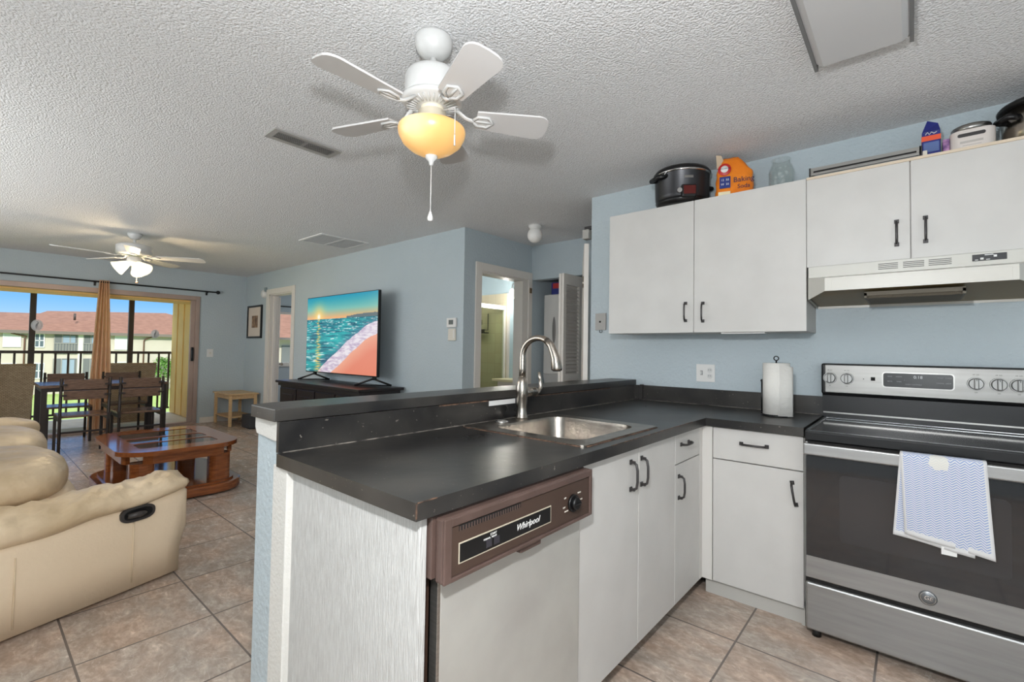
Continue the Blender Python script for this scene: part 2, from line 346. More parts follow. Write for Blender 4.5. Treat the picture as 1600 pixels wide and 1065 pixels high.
# patio door frame
bronze=mat('pinkish_brown_aluminium',(172,152,142),.45,.3,var=(182,160,148),vs=3)
fr=MB()
fr.box(XW-.1,2.40,0,XW+.02,2.455,2.04,.003); fr.box(XW-.1,-1.1,1.972,XW+.02,2.40,2.04,.003); fr.box(XW-.1,-1.1,0,XW+.03,2.40,.035,.003)
struct('trim_3',fr,bronze)
st=Thing('patio_door_panel','sliding glass patio door panel parked at the left end of the opening','sliding door',(XW-.05,-.45,.035))
st.part('door_frame',MB().box(XW-.08,-1.08,.035,XW-.045,-1.02,1.93).box(XW-.08,.05,.035,XW-.045,.12,1.93).box(XW-.08,-1.02,.035,XW-.045,.05,.10).box(XW-.08,-1.02,1.87,XW-.045,.05,1.93),bronze)
st.part('glass_pane',B(XW-.066,-1.02,.10,XW-.060,.05,1.87),pane_m)
sp=Thing('sliding_screen_stile','brown aluminium door stile with black latch at the right end of the patio opening','door stile',(XW-.02,2.38,.035))
sp.part('stile',B(XW-.045,2.335,.036,XW-.005,2.40,1.971,.003),bronze)
sp.part('latch',MB().box(XW-.005,2.35,1.0,XW+.03,2.385,1.22,.006).box(XW+.03,2.355,1.05,XW+.05,2.375,1.17,.004),black_m,'black latch handle')
# glass decals hang on the fixed pane
sp2=Thing('patio_glass_pane','clear fixed glass pane filling the patio opening right of the first screen post','glass pane',(XW-.08,1.2,.04))
sp2.part('pane_sheet',B(XW-.095,.12,.036,XW-.090,2.40,1.95),pane_m)
def decal(y,z,label,sc=1):
    t=Thing('glass_decal',label,'decal',(XW-.088,y,z),0,'round white decals on the patio glass')
    wh=mat('frosted_white',(236,236,238),.6)
    a=MB(); a.lathe([(.072*sc,0),(.080*sc,0),(.080*sc,.003),(.072*sc,.003),(.072*sc,0)],mtx=Matrix.Rotation(PI/2,4,'Y'),seg=40)
    a.lathe([(.0,0),(.070*sc,0),(.070*sc,.0012),(0,.0012)],mtx=Matrix.Rotation(PI/2,4,'Y'),seg=40)
    t.local=True; t.o.scale=(1,.72,.95); t.part('disc',a,mat('frosted_disc',(235,238,242),.5,alpha=.62))
    b=MB()
    b.tube([(.004,-.01,-.05),(.004,-.012,-.01),(.004,-.002,.015),(.004,.014,.03),(.004,.008,.05),(.004,-.012,.052)],[.003,.009,.014,.007,.005,.002],seg=6)
    b.tube([(.004,.012,-.05),(.004,.008,-.01),(.004,0,.012)],[.002,.003,.006],seg=6)
    t.part('bird_figure',b,mat('grey_etched',(120,124,128),.6))
decal(.625,1.485,'round white bird decal on the patio glass left of the curtain')
decal(1.90,1.415,'round white bird decal on the patio glass right of the curtain',.9)
# ================================================================== BALCONY AND OUTSIDE
conc=mat('balcony_concrete',(214,208,198),.6,var=(200,194,184),vs=5,bump=.2,bs=60)
struct('floor_balcony',B(-10.65,-1.6,-.15,XW-.12,2.6,.0),conc)
yel=mat('yellow_siding',(255,212,134),.6,var=(248,202,124),vs=2)
mb=MB()
for i in range(9):
    a=-10.55+i*.185; mb.box(a,2.5 if i%2 else 2.512,.03,a+.170,2.53,2.30)
mb.box(-10.6,2.53,0,XW-.12,2.62,2.4)
struct('wall_balcony_end',mb,yel)
mb=MB(); mb.box(-10.65,-1.6,2.085,-10.52,2.5,2.5); mb.box(-10.52,-1.6,2.30,XW-.12,2.5,2.36)
mb.box(-8.99,-1.3,1.915,-8.93,2.5,2.3)
struct('trim_4',mb,yel)
dk=mat('dark_bronze_rail',(74,62,58),.5)
ra=Thing('balcony_railing','dark bronze balcony railing with square balusters and tall screen posts','railing',(-10.55,.6,0))
for y in (-.55,.69,1.905): ra.part('post',B(-10.58,y-.035,0,-10.51,y+.035,2.085),dk)
ra.part('top_rail',B(-10.59,-1.6,1.085,-10.50,2.5,1.13,.004),dk); ra.part('bottom_rail',B(-10.57,-1.6,.08,-10.53,2.5,.11),dk)
ra.part('head_rail',B(-10.58,-1.6,2.055,-10.51,2.5,2.085),dk)
y=-1.45
while y<2.48:
    if min(abs(y-q) for q in (-.55,.69,1.905))>.06: ra.part('baluster',B(-10.562,y-.013,.11,-10.536,y+.013,1.085),dk)
    y+=.151
grass=mat('lawn_grass',(160,178,104),.9,var=(140,162,84),vs=3,bump=.5,bs=30)
struct('ground',B(-120,-60,-2.85,-10.7,80,-2.75),grass)
# building across the lawn
bw=Thing('apartment_building','two storey beige apartment building with reddish shingle hip roof across the lawn','building',(-55,5,-2.75))
stucco=mat('beige_stucco',(204,192,176),.8,var=(196,184,168),vs=.6)
roofm=mat('red_brown_shingles',(146,106,90),.85,var=(128,90,76),vs=2.2,bump=.4,bs=8,stretch=(1,1,6))
bw.part('wall',B(-62,-22,-2.75,-52,18,2.15),stucco)
r=MB(); EY0,EY1=-23,19.2
bot=[(-63,EY0,2.2),(-51,EY0,2.2),(-51,EY1,2.2),(-63,EY1,2.2)]
def quadmesh(mb,verts,faces):
    t=bmesh.new(); V=[t.verts.new(v) for v in verts]
    for f in faces: t.faces.new([V[i] for i in f])
    bmesh.ops.recalc_face_normals(t,faces=t.faces); mb._merge(t); return mb
# hip roof: near wing
quadmesh(r,[(-63,1.2,2.2),(-51.6,1.2,2.2),(-51.6,19.2,2.2),(-63,19.2,2.2),(-57,4.6,4.05),(-57,13.0,4.45)],[(0,1,4),(1,2,5,4),(2,3,5),(3,0,4,5),(0,1,2,3)])
quadmesh(r,[(-64,-23,2.2),(-51.9,-23,2.2),(-51.9,6,2.2),(-64,6,2.2),(-58,-18,3.3),(-58,6,3.9)],[(0,1,4),(1,2,5,4),(2,3,5),(3,0,4,5),(0,1,2,3)])
bw.part('roof',r,roofm); bw.part('fascia',MB().box(-51.72,1.2,1.98,-51.55,19.2,2.22).box(-52.1,-23,1.98,-51.95,1.2,2.22),mat('grey_brown_fascia',(120,108,100),.7))
winw=mat('white_blinds',(222,222,216),.6); wfr=mat('window_white_frame',(236,236,232),.5); dglass=mat('dark_window_glass',(96,106,112),.15)
def bwin(y0,y1,z0,z1,m=winw,mull=True):
    f=MB().box(-51.98,y0-.06,z0-.06,-51.92,y1+.06,z0).box(-51.98,y0-.06,z1,-51.92,y1+.06,z1+.06).box(-51.98,y0-.06,z0,-51.92,y0,z1).box(-51.98,y1,z0,-51.92,y1+.06,z1)
    if mull: f.box(-51.98,(y0+y1)/2-.03,z0,-51.93,(y0+y1)/2+.03,z1).box(-51.98,y0,(z0+z1)/2-.03,-51.93,y1,(z0+z1)/2+.03)
    w_=bw.part('window',f,wfr); bw.part('pane',B(-51.99,y0,z0,-51.95,y1,z1),m,parent=w_)
bwin(1.95,2.78,.98,2.0,mull=False); bwin(3.6,4.05,.98,1.95,dglass); bwin(8.4,9.4,.85,2.0,mull=False)
bwin(1.95,2.6,-1.35,-.35,dglass); bwin(3.6,4.1,-1.45,-.35,dglass); bwin(8.4,9.4,-1.5,-.3,mull=False); bwin(12.6,13.5,.9,2.0,mull=False); bwin(-1.6,-.6,.95,2.0); bwin(-4.8,-3.8,.95,2.0)
for (y0,y1) in ((4.65,6.02),(6.38,7.7)):
    for (z0,z1) in ((.42,1.98),(-2.4,.05)):
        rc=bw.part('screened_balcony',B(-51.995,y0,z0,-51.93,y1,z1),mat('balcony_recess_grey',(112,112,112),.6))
        q=MB(); q.box(-51.93,y0,z0+.82,-51.88,y1,z0+.88)
        for k in range(9): q.box(-51.93,y0+(y1-y0)*k/8-.02,z0,-51.89,y0+(y1-y0)*k/8+.02,z0+.82)
        for k in range(4): q.box(-51.93,y0+(y1-y0)*k/3-.03,z0+.88,-51.89,y0+(y1-y0)*k/3+.03,z1)
        bw.part('balcony_rail',q,mat('grey_rail',(150,146,140),.6),parent=rc)
        bw.part('glass_door',B(-51.93,y0+.5,z0+.9,-51.925,y1-.15,z1-.1),mat('pale_blue_glass',(150,164,180),.2),parent=rc)
bw.part('wall_column',B(-52,6.05,-2.75,-51.9,6.35,2.0),mat('cream_column',(226,222,206),.7))
def down(y0,y1):
    bw.part('downspout',MB().tube([(-51.7,y1,2.05),(-51.75,y1-.1,1.98),(-51.85,y0+.1,1.75),(-51.9,y0,1.6),(-51.9,y0,-2.7)],.055,6),mat('brown_downspout',(104,72,58),.6))
down(3.03,2.4); down(10.33,11.0)
bw.part('vent_pipe',MB().cyl((-53,5.9,3.2),(-53,5.9,3.75),.08),dk)
def bush(name,c,r,n,label,cat,seed,col=(86,132,54),group=None):
    rd=random.Random(seed); m=MB()
    t=bmesh.new()
    for i in range(n):
        a=rd.random()*2*PI; b=math.acos(rd.uniform(-.4,1)); q=rd.uniform(.6,1)
        p=Vector((c[0]+r[0]*q*math.sin(b)*math.cos(a),c[1]+r[1]*q*math.sin(b)*math.sin(a),c[2]+r[2]*q*math.cos(b)))
        d=Vector((rd.uniform(-1,1),rd.uniform(-1,1),rd.uniform(-.3,1))).normalized(); e=d.orthogonal().normalized(); s=.09*rd.uniform(.7,1.4)
        V=[t.verts.new(p+x) for x in (-d*s,e*s*.5,d*s*1.3,-e*s*.5)]; t.faces.new(V)
    m._merge(t); T_=Thing(name,label,cat,(c[0],c[1],c[2]-r[2]),0,group)
    T_.part('foliage',m,mat('leaf_'+name+str(col[0]),col,.7,var=(col[0]+25,col[1]+22,col[2]+15),vs=3)); T_.part('stem',MB().cyl((c[0],c[1],-2.75),(c[0],c[1],c[2]),.05,.03,8),mat('bark',(90,72,56),.9))
    return T_
bush('round_shrub',(-51,11.6,-1.2),(.9,1.1,1.5),900,'green round shrub against the far building beside the yellow balcony wall','shrub',3)
bush('flowering_shrub',(-51,1.0,-2.0),(.8,.9,.7),500,'low shrub at the foot of the far building left of the curtain','shrub',4,(120,130,80))
# wicker chairs on the balcony
def wick(y0,y1,label,slope):
    t=Thing('wicker_chair',label,'chair',(-9.6,(y0+y1)/2,0),0,'high backed wicker chairs on the balcony')
    # back panel seen from indoors, leaning toward the room
    m=MB(); secs=[]
    for k in range(13):
        z=.03+(.94-.03)*k/12; f=(z-.03)/.91; xx=-9.42+.12*f; ya=y0-slope*f*.02; yb=y1+slope*f
        secs.append([(xx,ya,z),(xx,yb,z),(xx-.04,yb,z),(xx-.04,ya,z)])
    m.loft(secs,smooth=False); t.part('backrest',m,wicker)
    t.part('top_roll',MB().tube([(-9.32,y0,.94),(-9.32,y1+slope,.94)],.022,8),wicker)
    t.part('seat',B(-10.0,y0+.02,.36,-9.44,y1-.02,.42,.02),wicker)
    for a in (y0,y1-.05): t.part('arm',B(-10.0,a,.16,-9.45,a+.05,.62,.02),wicker)
    for a in (y0+.03,y1-.06): 
        for b_ in (-9.98,-9.5): t.part('leg',B(b_,a,0,b_+.04,a+.04,.36),wicker)
wick(-.02,.63,'wicker high-back chair on the balcony at the left edge of the view',.035)
wick(1.38,1.97,'wicker high-back chair on the balcony behind the tan curtain',.055)
single('threshold_ramp',B(-9.14,.72,.001,-9.02,1.95,.065,.01),mat('pale_grey_sill',(206,204,200),.5),'pale long sill board lying on the balcony floor behind the dining table','sill',(-9.1,1.3,0))
# ================================================================== CURTAIN
rd=Thing('curtain_rod','long black curtain rod with ball end above the patio door','curtain rod',(XW+.08,.7,2.13))
rd.part('rod',MB().cyl((XW+.08,-1.1,2.125),(XW+.08,2.66,2.125),.011),black_m)
rd.part('finial',MB().sph((XW+.08,2.685,2.125),.03),black_m)
for y in (2.54,1.17): rd.part('bracket',MB().box(XW,y-.012,2.07,XW+.012,y+.012,2.14).cyl((XW,y,2.11),(XW+.08,y,2.11),.006),black_m)
m=MB(); secs=[]; NF=56
for k in range(25):
    f=k/24; z=2.15-f*(2.15-.02); wv=.053+.058*min(1,f*1.35)**.8+ (.015*f)
    cx_=1.262; sec=[]
    for j in range(NF):
        q=j/(NF-1); yy=cx_+(q-.5)*2*wv; amp=.030+.016*f
        sec.append((XW+.08+amp*math.sin(q*PI*9+.8*f)+.012*math.sin(q*23+f*4),yy,z))
    secs.append(sec)
m.loft(secs,caps=False,closed=False)
cu=single('curtain',m,mat('tan_curtain_fabric',(238,198,160),.8,var=(230,186,146),vs=12,bump=.3,bs=120),'tan curtain panel gathered on the rod in front of the patio door','curtain',(XW+.08,1.262,.02))
cm=MATS['tan_curtain_fabric']; n=cm.node_tree; tr_=n.nodes.new('ShaderNodeBsdfTranslucent'); tr_.inputs[0].default_value=lin((246,214,178))+(1,)
mx_=n.nodes.new('ShaderNodeMixShader'); mx_.inputs[0].default_value=.30; n.links.new(n.nodes['Principled BSDF'].outputs[0],mx_.inputs[1]); n.links.new(tr_.outputs[0],mx_.inputs[2]); n.links.new(mx_.outputs[0],n.nodes['Material Output'].inputs[0])
# ================================================================== LIVING ROOM
# light switch, framed print, door chime
def plate(name,label,cat,loc,mbparts):
    t=Thing(name,label,cat,loc); return t
t=Thing('light_switch','white light switch plate on the wall right of the patio door','light switch',(XW,2.62,1.13))
t.part('plate',B(XW,2.575,1.065,XW+.007,2.665,1.195,.002),wpl); t.part('toggle',B(XW+.007,2.61,1.115,XW+.018,2.63,1.145,.002),ivory)
t=Thing('framed_print','small print with wide cream mat in a black frame left of the bedroom door','picture',(-8.37,D,1.38))
f=MB(); a0,a1,b0,b1=-8.66,-8.08,1.385,1.93
f.box(a0,D-.025,b0,a0+.03,D,b1).box(a1-.03,D-.025,b0,a1,D,b1).box(a0+.03,D-.025,b0,a1-.03,D,b0+.03).box(a0+.03,D-.025,b1-.03,a1-.03,D,b1)
t.part('frame',f,black_m); t.part('mat_board',B(a0+.03,D-.012,b0+.03,a1-.03,D-.004,b1-.03),mat('cream_mat_board',(220,206,192),.8))
t.part('print',B(-8.48,D-.014,1.56,-8.24,D-.0125,1.76),mat('dark_small_print',(70,48,42),.5,var=(176,140,104),vs=14))
t=Thing('wall_sensor','round white sensor on the wall at the top left corner of the bedroom door','sensor',(-8.0,D,2.11))
t.part('cover',MB().lathe([(0,-.05),(.045,-.048),(.065,-.03),(.07,0)],(-8.02,D,2.10),24,Matrix.Rotation(-PI/2,4,'X')),wpl)
t.part('bracket',B(-7.98,D-.03,2.13,-7.93,D,2.20,.004),mat('grey_green_bracket',(140,154,158),.5))
# side table
t=Thing('side_table','small honey pine side table with a lower shelf in the corner','side table',(-8.45,2.95,0))
X0,X1,Y0,Y1=-8.76,-8.17,2.72,3.12
X0,X1,Y0,Y1=-8.70,-7.97,2.66,3.10
X0,X1,Y0,Y1=-8.74,-8.02,2.66,3.10
t.part('tabletop',B(X0,Y0,.485,X1,Y1,.505,.004),oak)
t.part('apron',MB().box(X0+.05,Y0+.03,.42,X1-.05,Y0+.05,.485).box(X0+.05,Y1-.05,.42,X1-.05,Y1-.03,.485).box(X0+.03,Y0+.05,.42,X0+.05,Y1-.05,.485).box(X1-.05,Y0+.05,.42,X1-.03,Y1-.05,.485),oak)
for a in (X0+.02,X1-.06):
    for b_ in (Y0+.02,Y1-.06): t.part('leg',B(a,b_,0,a+.04,b_+.04,.485,.004),oak)
t.part('shelf',B(X0+.03,Y0+.03,.13,X1-.03,Y1-.03,.148,.003),oak)
single('floor_speaker',MB().box(-7.93,2.82,0.005,-7.60,3.06,.20,.01),mat('dark_speaker_grille',(58,58,60),.6,bump=.4,bs=200),'small dark box speaker on the floor beside the pine side table','speaker',(-7.75,2.94,0))
# television console
t=Thing('tv_console','espresso wood console cabinet with framed doors under the television','console',(-5.2,2.84,0))
cx0,cx1,cy0,cy1=-6.12,-4.28,2.62,3.09
t.part('top',B(cx0-.05,cy0-.05,.80,cx1+.05,cy1+.03,.83,.006),espresso)
t.part('cornice',B(cx0-.025,cy0-.025,.765,cx1+.025,cy1,.80,.004),espresso)
t.part('body',B(cx0,cy0,.06,cx1,cy1,.765),espresso)
for k in range(4):
    a=cx0+.03+k*(cx1-cx0-.03)/4; b_=a+(cx1-cx0-.03)/4-.03
    d=t.part('door',MB().box(a,cy0-.02,.10,b_,cy0,.74,.004).box(a+.07,cy0-.026,.17,b_-.07,cy0-.02,.67,.004),espresso)
    t.part('knob',MB().sph((b_-.035 if k%2==0 else a+.035,cy0-.034,.42),.012),gray_m,parent=d)
for a in (cx0,cx1-.07):
    for b_ in (cy0,cy1-.07): t.part('foot',B(a,b_,0,a+.07,b_+.07,.06),espresso)
# television
TX0,TX1,TZ0,TZ1,TY=-6.04,-4.43,.945,1.88,2.90
t=Thing('television','large flat television showing a beach at sunset','television',(-5.23,TY,.83))
t.part('bezel',B(TX0-.008,TY,TZ0-.012,TX1+.008,TY+.035,TZ1+.008,.004),black_m)
t.part('rear_housing',B(TX0+.3,TY+.035,TZ0+.05,TX1-.3,TY+.07,TZ1-.4,.01),black_m)
def screen():
    NX,NZ=300,180; vs=[];cols=[]
    rn=random.Random(2)
    from mathutils import noise
    def nz(x,y,s=0): return noise.fractal(Vector((x,y,s*3.7)),1.0,2.0,4)
    def mix(a,b,t): t=max(0,min(1,t)); return tuple(p+(q-p)*t for p,q in zip(a,b))
    for j in range(NZ+1):
        for i in range(NX+1):
            u=i/NX; v=1-j/NZ   # v from the top
            vs.append((TX0+(TX1-TX0)*u,TY-.001,TZ0+(TZ1-TZ0)*(1-v)))
            hz=.295-.0*u
            su,sv=.19,.265
            if v<hz:
                c=mix((12,150,182),(120,190,180),v/.17) if v<.17 else mix((120,190,180),(246,176,112),(v-.17)/.12)
                d=math.hypot((u-su)*1.7,(v-sv)*1.0); c=mix(c,(255,214,120),math.exp(-d*d/.02)*.9); c=mix(c,(255,255,235),math.exp(-d*d/.0011)*1.3)
                mt=hz-.015-.03*math.exp(-((u-.97)/.2)**2)-.012*math.exp(-((u-.75)/.1)**2)
                if v>mt and u>.6: c=(96,112,118)
            else:
                f=(v-hz)/(1-hz); 
                lg=math.log(f+.07); ux=(u-.3)/(.25+f); w1=nz(ux*3,lg*13,1)*1.5
                c=mix((14,112,128),(40,178,178),.5+w1); c=mix(c,(8,74,100),max(0,nz(ux*2.2,lg*9,4))*1.3)
                foam=nz(ux*6,lg*24,2)
                if foam>.3: c=mix(c,(214,238,236),(foam-.3)*3)
                sh=.50+(1-u)**1.25*.95+.015*nz(u*6,v*3,5)      # where the wet sand begins
                fo=sh-.15-.10*(1-u)
                if v>fo-.12: c=mix(c,(150,112,150),min(1,(v-fo+.12)/.12)*.5*(.6+nz(u*20,v*50,6)))
                if v>fo: c=mix((238,230,236),(190,170,196),.35+1.0*nz(u*14,v*34,7)+max(0,.5-u)*.9)
                if v>sh: c=mix((240,170,142),(232,138,112),min(1,(v-sh)*5))
                g=math.exp(-((u-su-.012*math.sin(v*50))/ (.012+.035*f))**2)*(.55+.45*math.sin(v*170+nz(u*9,v*9)*3))
                c=mix(c,(255,206,104),g*.95)
            l=lin(tuple(max(0,min(255,q)) for q in c)); cols.append(l+(1,))
    fs=[(j*(NX+1)+i,j*(NX+1)+i+1,(j+1)*(NX+1)+i+1,(j+1)*(NX+1)+i) for j in range(NZ) for i in range(NX)]
    me=bpy.data.meshes.new('screen'); me.from_pydata([tuple(a-b for a,b in zip(v_,t.loc)) for v_ in vs],[],fs)
    ca=me.color_attributes.new('picture','FLOAT_COLOR','POINT')
    flat=[x for c in cols for x in c]; ca.data.foreach_set('color',flat)
    m_=bpy.data.materials.new('television_picture'); m_.use_nodes=True; n=m_.node_tree; b=n.nodes['Principled BSDF']
    at=n.nodes.new('ShaderNodeVertexColor'); at.layer_name='picture'
    b.inputs['Base Color'].default_value=(.01,.01,.01,1); b.inputs['Roughness'].default_value=.25
    n.links.new(at.outputs[0],b.inputs['Emission Color']); b.inputs['Emission Strength'].default_value=.95
    me.materials.append(m_); o=bpy.data.objects.new('screen',me); C.objects.link(o); o.parent=t.o; o['label']='lit screen with turquoise surf, orange sun and pink sand'
screen()
for (a,b_) in ((-5.93,-5.72),(-4.60,-4.38)):
    q=(a+b_)/2
    t.part('foot',MB().tube([(a-.03,2.76,.843),(q,2.90,.915),(b_+.03,3.04,.843)],.011,8).tube([(a-.03,2.76,.843),(a+.02,2.88,.839),(b_+.03,3.04,.843)],.007,6).box(q-.02,2.9,.90,q+.02,2.93,.96),black_m)
# thermostats
t=Thing('thermostat','white digital thermostat on the television wall, above the small white control','thermostat',(-3.487,D,1.51))
t.part('case',B(-3.555,D-.025,1.465,-3.42,D,1.56,.006),wpl); t.part('display',B(-3.52,D-.027,1.495,-3.455,D-.0245,1.54),mat('grey_lcd',(92,100,98),.3))
t=Thing('wall_control','small white rectangular control on the television wall below the thermostat','control',(-3.48,D,1.39))
t.part('case',B(-3.535,D-.02,1.335,-3.43,D,1.455,.005),ivory); t.part('slider',B(-3.455,D-.024,1.36,-3.44,D-.0195,1.44),wpl)
# coffee table
def rrect(x0,y0,x1,y1,r,n=10):
    P_=[]
    for (cx,cy,a) in ((x1-r,y1-r,0),(x0+r,y1-r,PI/2),(x0+r,y0+r,PI),(x1-r,y0+r,1.5*PI)):
        for k in range(n+1): P_.append((cx+r*math.cos(a+k*PI/2/n),cy+r*math.sin(a+k*PI/2/n)))
    return P_
KX0,KX1,KY0,KY1=-5.72,-4.52,.80,1.62
t=Thing('coffee_table','cherry wood coffee table with rounded corners and glass top inserts','coffee table',((KX0+KX1)/2,(KY0+KY1)/2,0))
m=MB(); m.prism(rrect(KX0-.05,KY0-.05,KX1+.05,KY1+.05,.26),'z',.012,.085,.012); t.part('base',m,cherry)
m=MB(); m.prism(rrect(KX0,KY0,KX1,KY1,.22),'z',.085,.10); t.part('base_shelf',m,cherry)
# top ring with three glass inserts
def ringtop(o_,holes,z0,z1):
    t_=bmesh.new(); edges=[]
    for loop in [o_]+holes:
        V=[t_.verts.new((p[0],p[1],z1)) for p in loop]
        edges+= [t_.edges.new((V[i],V[(i+1)%len(V)])) for i in range(len(V))]
    bmesh.ops.triangle_fill(t_,use_beauty=True,use_dissolve=False,edges=edges)
    # drop faces inside holes
    dl=[]
    for f_ in t_.faces:
        c_=f_.calc_center_median()
        for h in holes:
            xs=[p[0] for p in h]; ys=[p[1] for p in h]
            if min(xs)<c_.x<max(xs) and min(ys)<c_.y<max(ys): dl.append(f_); break
    bmesh.ops.delete(t_,geom=dl,context='FACES')
    ex=bmesh.ops.extrude_face_region(t_,geom=t_.faces[:])
    for v in ex['geom']:
        if isinstance(v,bmesh.types.BMVert): v.co.z=z0
    bmesh.ops.recalc_face_normals(t_,faces=t_.faces)
    m_=MB(); m_._merge(t_); return m_
GX=[(-5.56,-5.25),(-5.20,-4.98),(-4.93,-4.68)]
holes=[rrect(a,KY0+.13,b_,KY1-.13,.045,4) for a,b_ in GX]
t.part('tabletop',ringtop(rrect(KX0-.02,KY0-.02,KX1+.02,KY1+.02,.24),holes,.385,.42),cherry)
t.part('apron',ringtop(rrect(KX0+.02,KY0+.02,KX1-.02,KY1-.02,.2),[rrect(KX0+.05,KY0+.05,KX1-.05,KY1-.05,.17)],.315,.385),cherry)
for a,b_ in GX: t.part('glass_insert',B(a,KY0+.13,.408,b_,KY1-.13,.416),mat('smoky_glass',(120,112,104),.03,trans=.85,ior=1.5))
for (a,b_) in ((KX0+.06,KY0+.06),(KX0+.06,KY1-.22),(KX1-.20,KY0+.06),(KX1-.20,KY1-.22)):
    t.part('leg',MB().prism(rrect(a,b_,a+.14,b_+.16,.05,5),'z',.10,.32),cherry)
# dining table
t=Thing('dining_table','dark wood dining table with black square legs before the patio door','dining table',(-7.75,1.14,0))
dx0,dx1,dy0,dy1=-8.12,-7.38,.565,1.735
t.part('tabletop',B(dx0,dy0,.742,dx1,dy1,.775,.004),walnut)
for a in (dx0+.01,dx1-.055):
    for b_ in (dy0+.01,dy1-.06): t.part('leg',B(a,b_,0,a+.045,b_+.05,.742),mat('black_table_metal',(48,42,40),.45,.3))
t.part('apron',MB().box(dx0+.055,dy0+.015,.70,dx1-.055,dy0+.035,.742).box(dx0+.055,dy1-.035,.70,dx1-.055,dy1-.015,.742).box(dx0+.015,dy0+.06,.70,dx0+.035,dy1-.06,.742).box(dx1-.035,dy0+.06,.70,dx1-.015,dy1-.06,.742),MATS['black_table_metal'])
def chair(label):
    t=Thing('dining_chair',label,'chair',(0,0,0),0,'matching dining chairs around the table'); t.local=True
    # local: faces -X (toward table), back at x=+.2 ; width along y
    mt=MATS['black_table_metal']; w_=.20
    for s_ in (-1,1):
        t.part('rear_leg',MB().tube([(.20,s_*w_,0),(.185,s_*w_,.44),(.21,s_*w_,.87)],.014,4).box(.17,s_*w_-.014,.4,.2,s_*w_+.014,.47),mt)
        t.part('front_leg',B(-.225,s_*w_-.013,0,-.198,s_*w_+.013,.44),mt)
        t.part('side_rail',B(-.2,s_*w_-.01,.40,.19,s_*w_+.01,.44),mt)
    t.part('seat',B(-.23,-w_-.01,.44,.185,w_+.01,.462,.004),walnut)
    t.part('back_slat',B(.196,-w_+.02,.745,.214,w_-.02,.855,.004),walnut); t.part('back_slat',B(.190,-w_+.02,.635,.208,w_-.02,.735,.004),walnut)
    t.part('back_bolts',MB().box(.208,-w_-.014,.79,.224,-w_+.045,.81).box(.208,w_-.045,.79,.224,w_+.014,.81).box(.203,-w_-.014,.675,.219,-w_+.045,.695).box(.203,w_-.045,.675,.219,w_+.014,.695),mt)
    t.part('stretcher',B(.165,-w_,.27,.185,w_,.29),mt)
    return t.o
c0=chair('dark slat-back dining chair at the near left side of the table, back to the kitchen')
c0.location=(-7.19,.895,0)
for (x,y,rz,lb) in ((-7.19,1.39,0,'dark slat-back dining chair at the near right side of the table, back to the kitchen'),(-8.30,.89,PI,'dark slat-back dining chair on the far left side of the table, facing the kitchen'),(-8.30,1.46,PI,'dark slat-back dining chair on the far right side of the table, just beside the curtain')):
    c=copy_tree(c0); c.location=(x,y,0); c.rotation_euler=(0,0,rz); c['label']=lb
# ------------------------------------------------------------------ sofa
def pillow(m,c,r,exp=2.6,seg=28,rot=None,wr=0,seed=0):
    # superellipsoid cushion with soft folds
    t_=bmesh.new(); bmesh.ops.create_uvsphere(t_,u_segments=seg*2,v_segments=seg,radius=1)
    rn=random.Random(seed); ph=[rn.random()*6 for _ in range(4)]
    for v in t_.verts:
        p=v.co.copy(); k=(abs(p.x)**exp+abs(p.y)**exp+abs(p.z)**exp)**(-1/exp); p*=k
        p=Vector((p.x*r[0],p.y*r[1],p.z*r[2]))
        if wr: 
            p+=Vector((0,0,wr*(math.sin(p.x*38+ph[0]+p.y*9)*.5+math.sin(p.y*31+ph[1]+p.x*14)*.5)*(1 if p.z>0 else .3)))
        v.co=p
    if rot: bmesh.ops.transform(t_,matrix=rot,verts=t_.verts)
    for v in t_.verts: v.co+=Vector(c)
    m._merge(t_,True); return m
t=Thing('recliner_sofa','beige leather reclining sofa with padded arms beside the peninsula','sofa',(-4.1,.2,0))
# outer side line: from back (-2.78,-.15) to front (-3.085,.80)
def side(y): return -2.915-(y-.30)*.325
ys=[-.30+i*(1.10/16) for i in range(17)]
# arm body: loft along y with rounded front
secs=[]
for i,y in enumerate(ys):
    xo=side(y); f=i/16
    ez=.06 if i<16 else .10; zt=.395+.075*f**1.1
    fr_=0
    secs.append([(xo-.0,y,.022),(xo+.008,y,.2),(xo+.004,y,zt-.05),(xo-.03,y,zt),(xo-.26,y,zt),(xo-.29,y,zt-.05),(xo-.29,y,.022)])
# rounded nose
for q,dz,dx in ((.022,.0,.012),(.036,.012,.03),(.042,.03,.055)):
    y=.80+q; xo=side(.8)
    secs.append([(xo-dx,y-.05*(1),.05+dz),(xo+.004-dx,y,.25),(xo-dx,y+.0,.44),(xo-.03-dx,y-.005,.468-dz),(xo-.26+dx,y-.005,.468-dz),(xo-.29+dx,y,.42),(xo-.29+dx,y-.05,.05+dz)])
m=MB(); m.loft(secs); t.part('arm_side',m,leather2)
sm=MB()
for yy in (.17,.585):
    sm.tube([(side(yy)+.006,yy,.055),(side(yy)+.012,yy,.2),(side(yy)+.008,yy,.34+.05*yy)],.0035,6)
t.part('seam_piping',sm,leather)
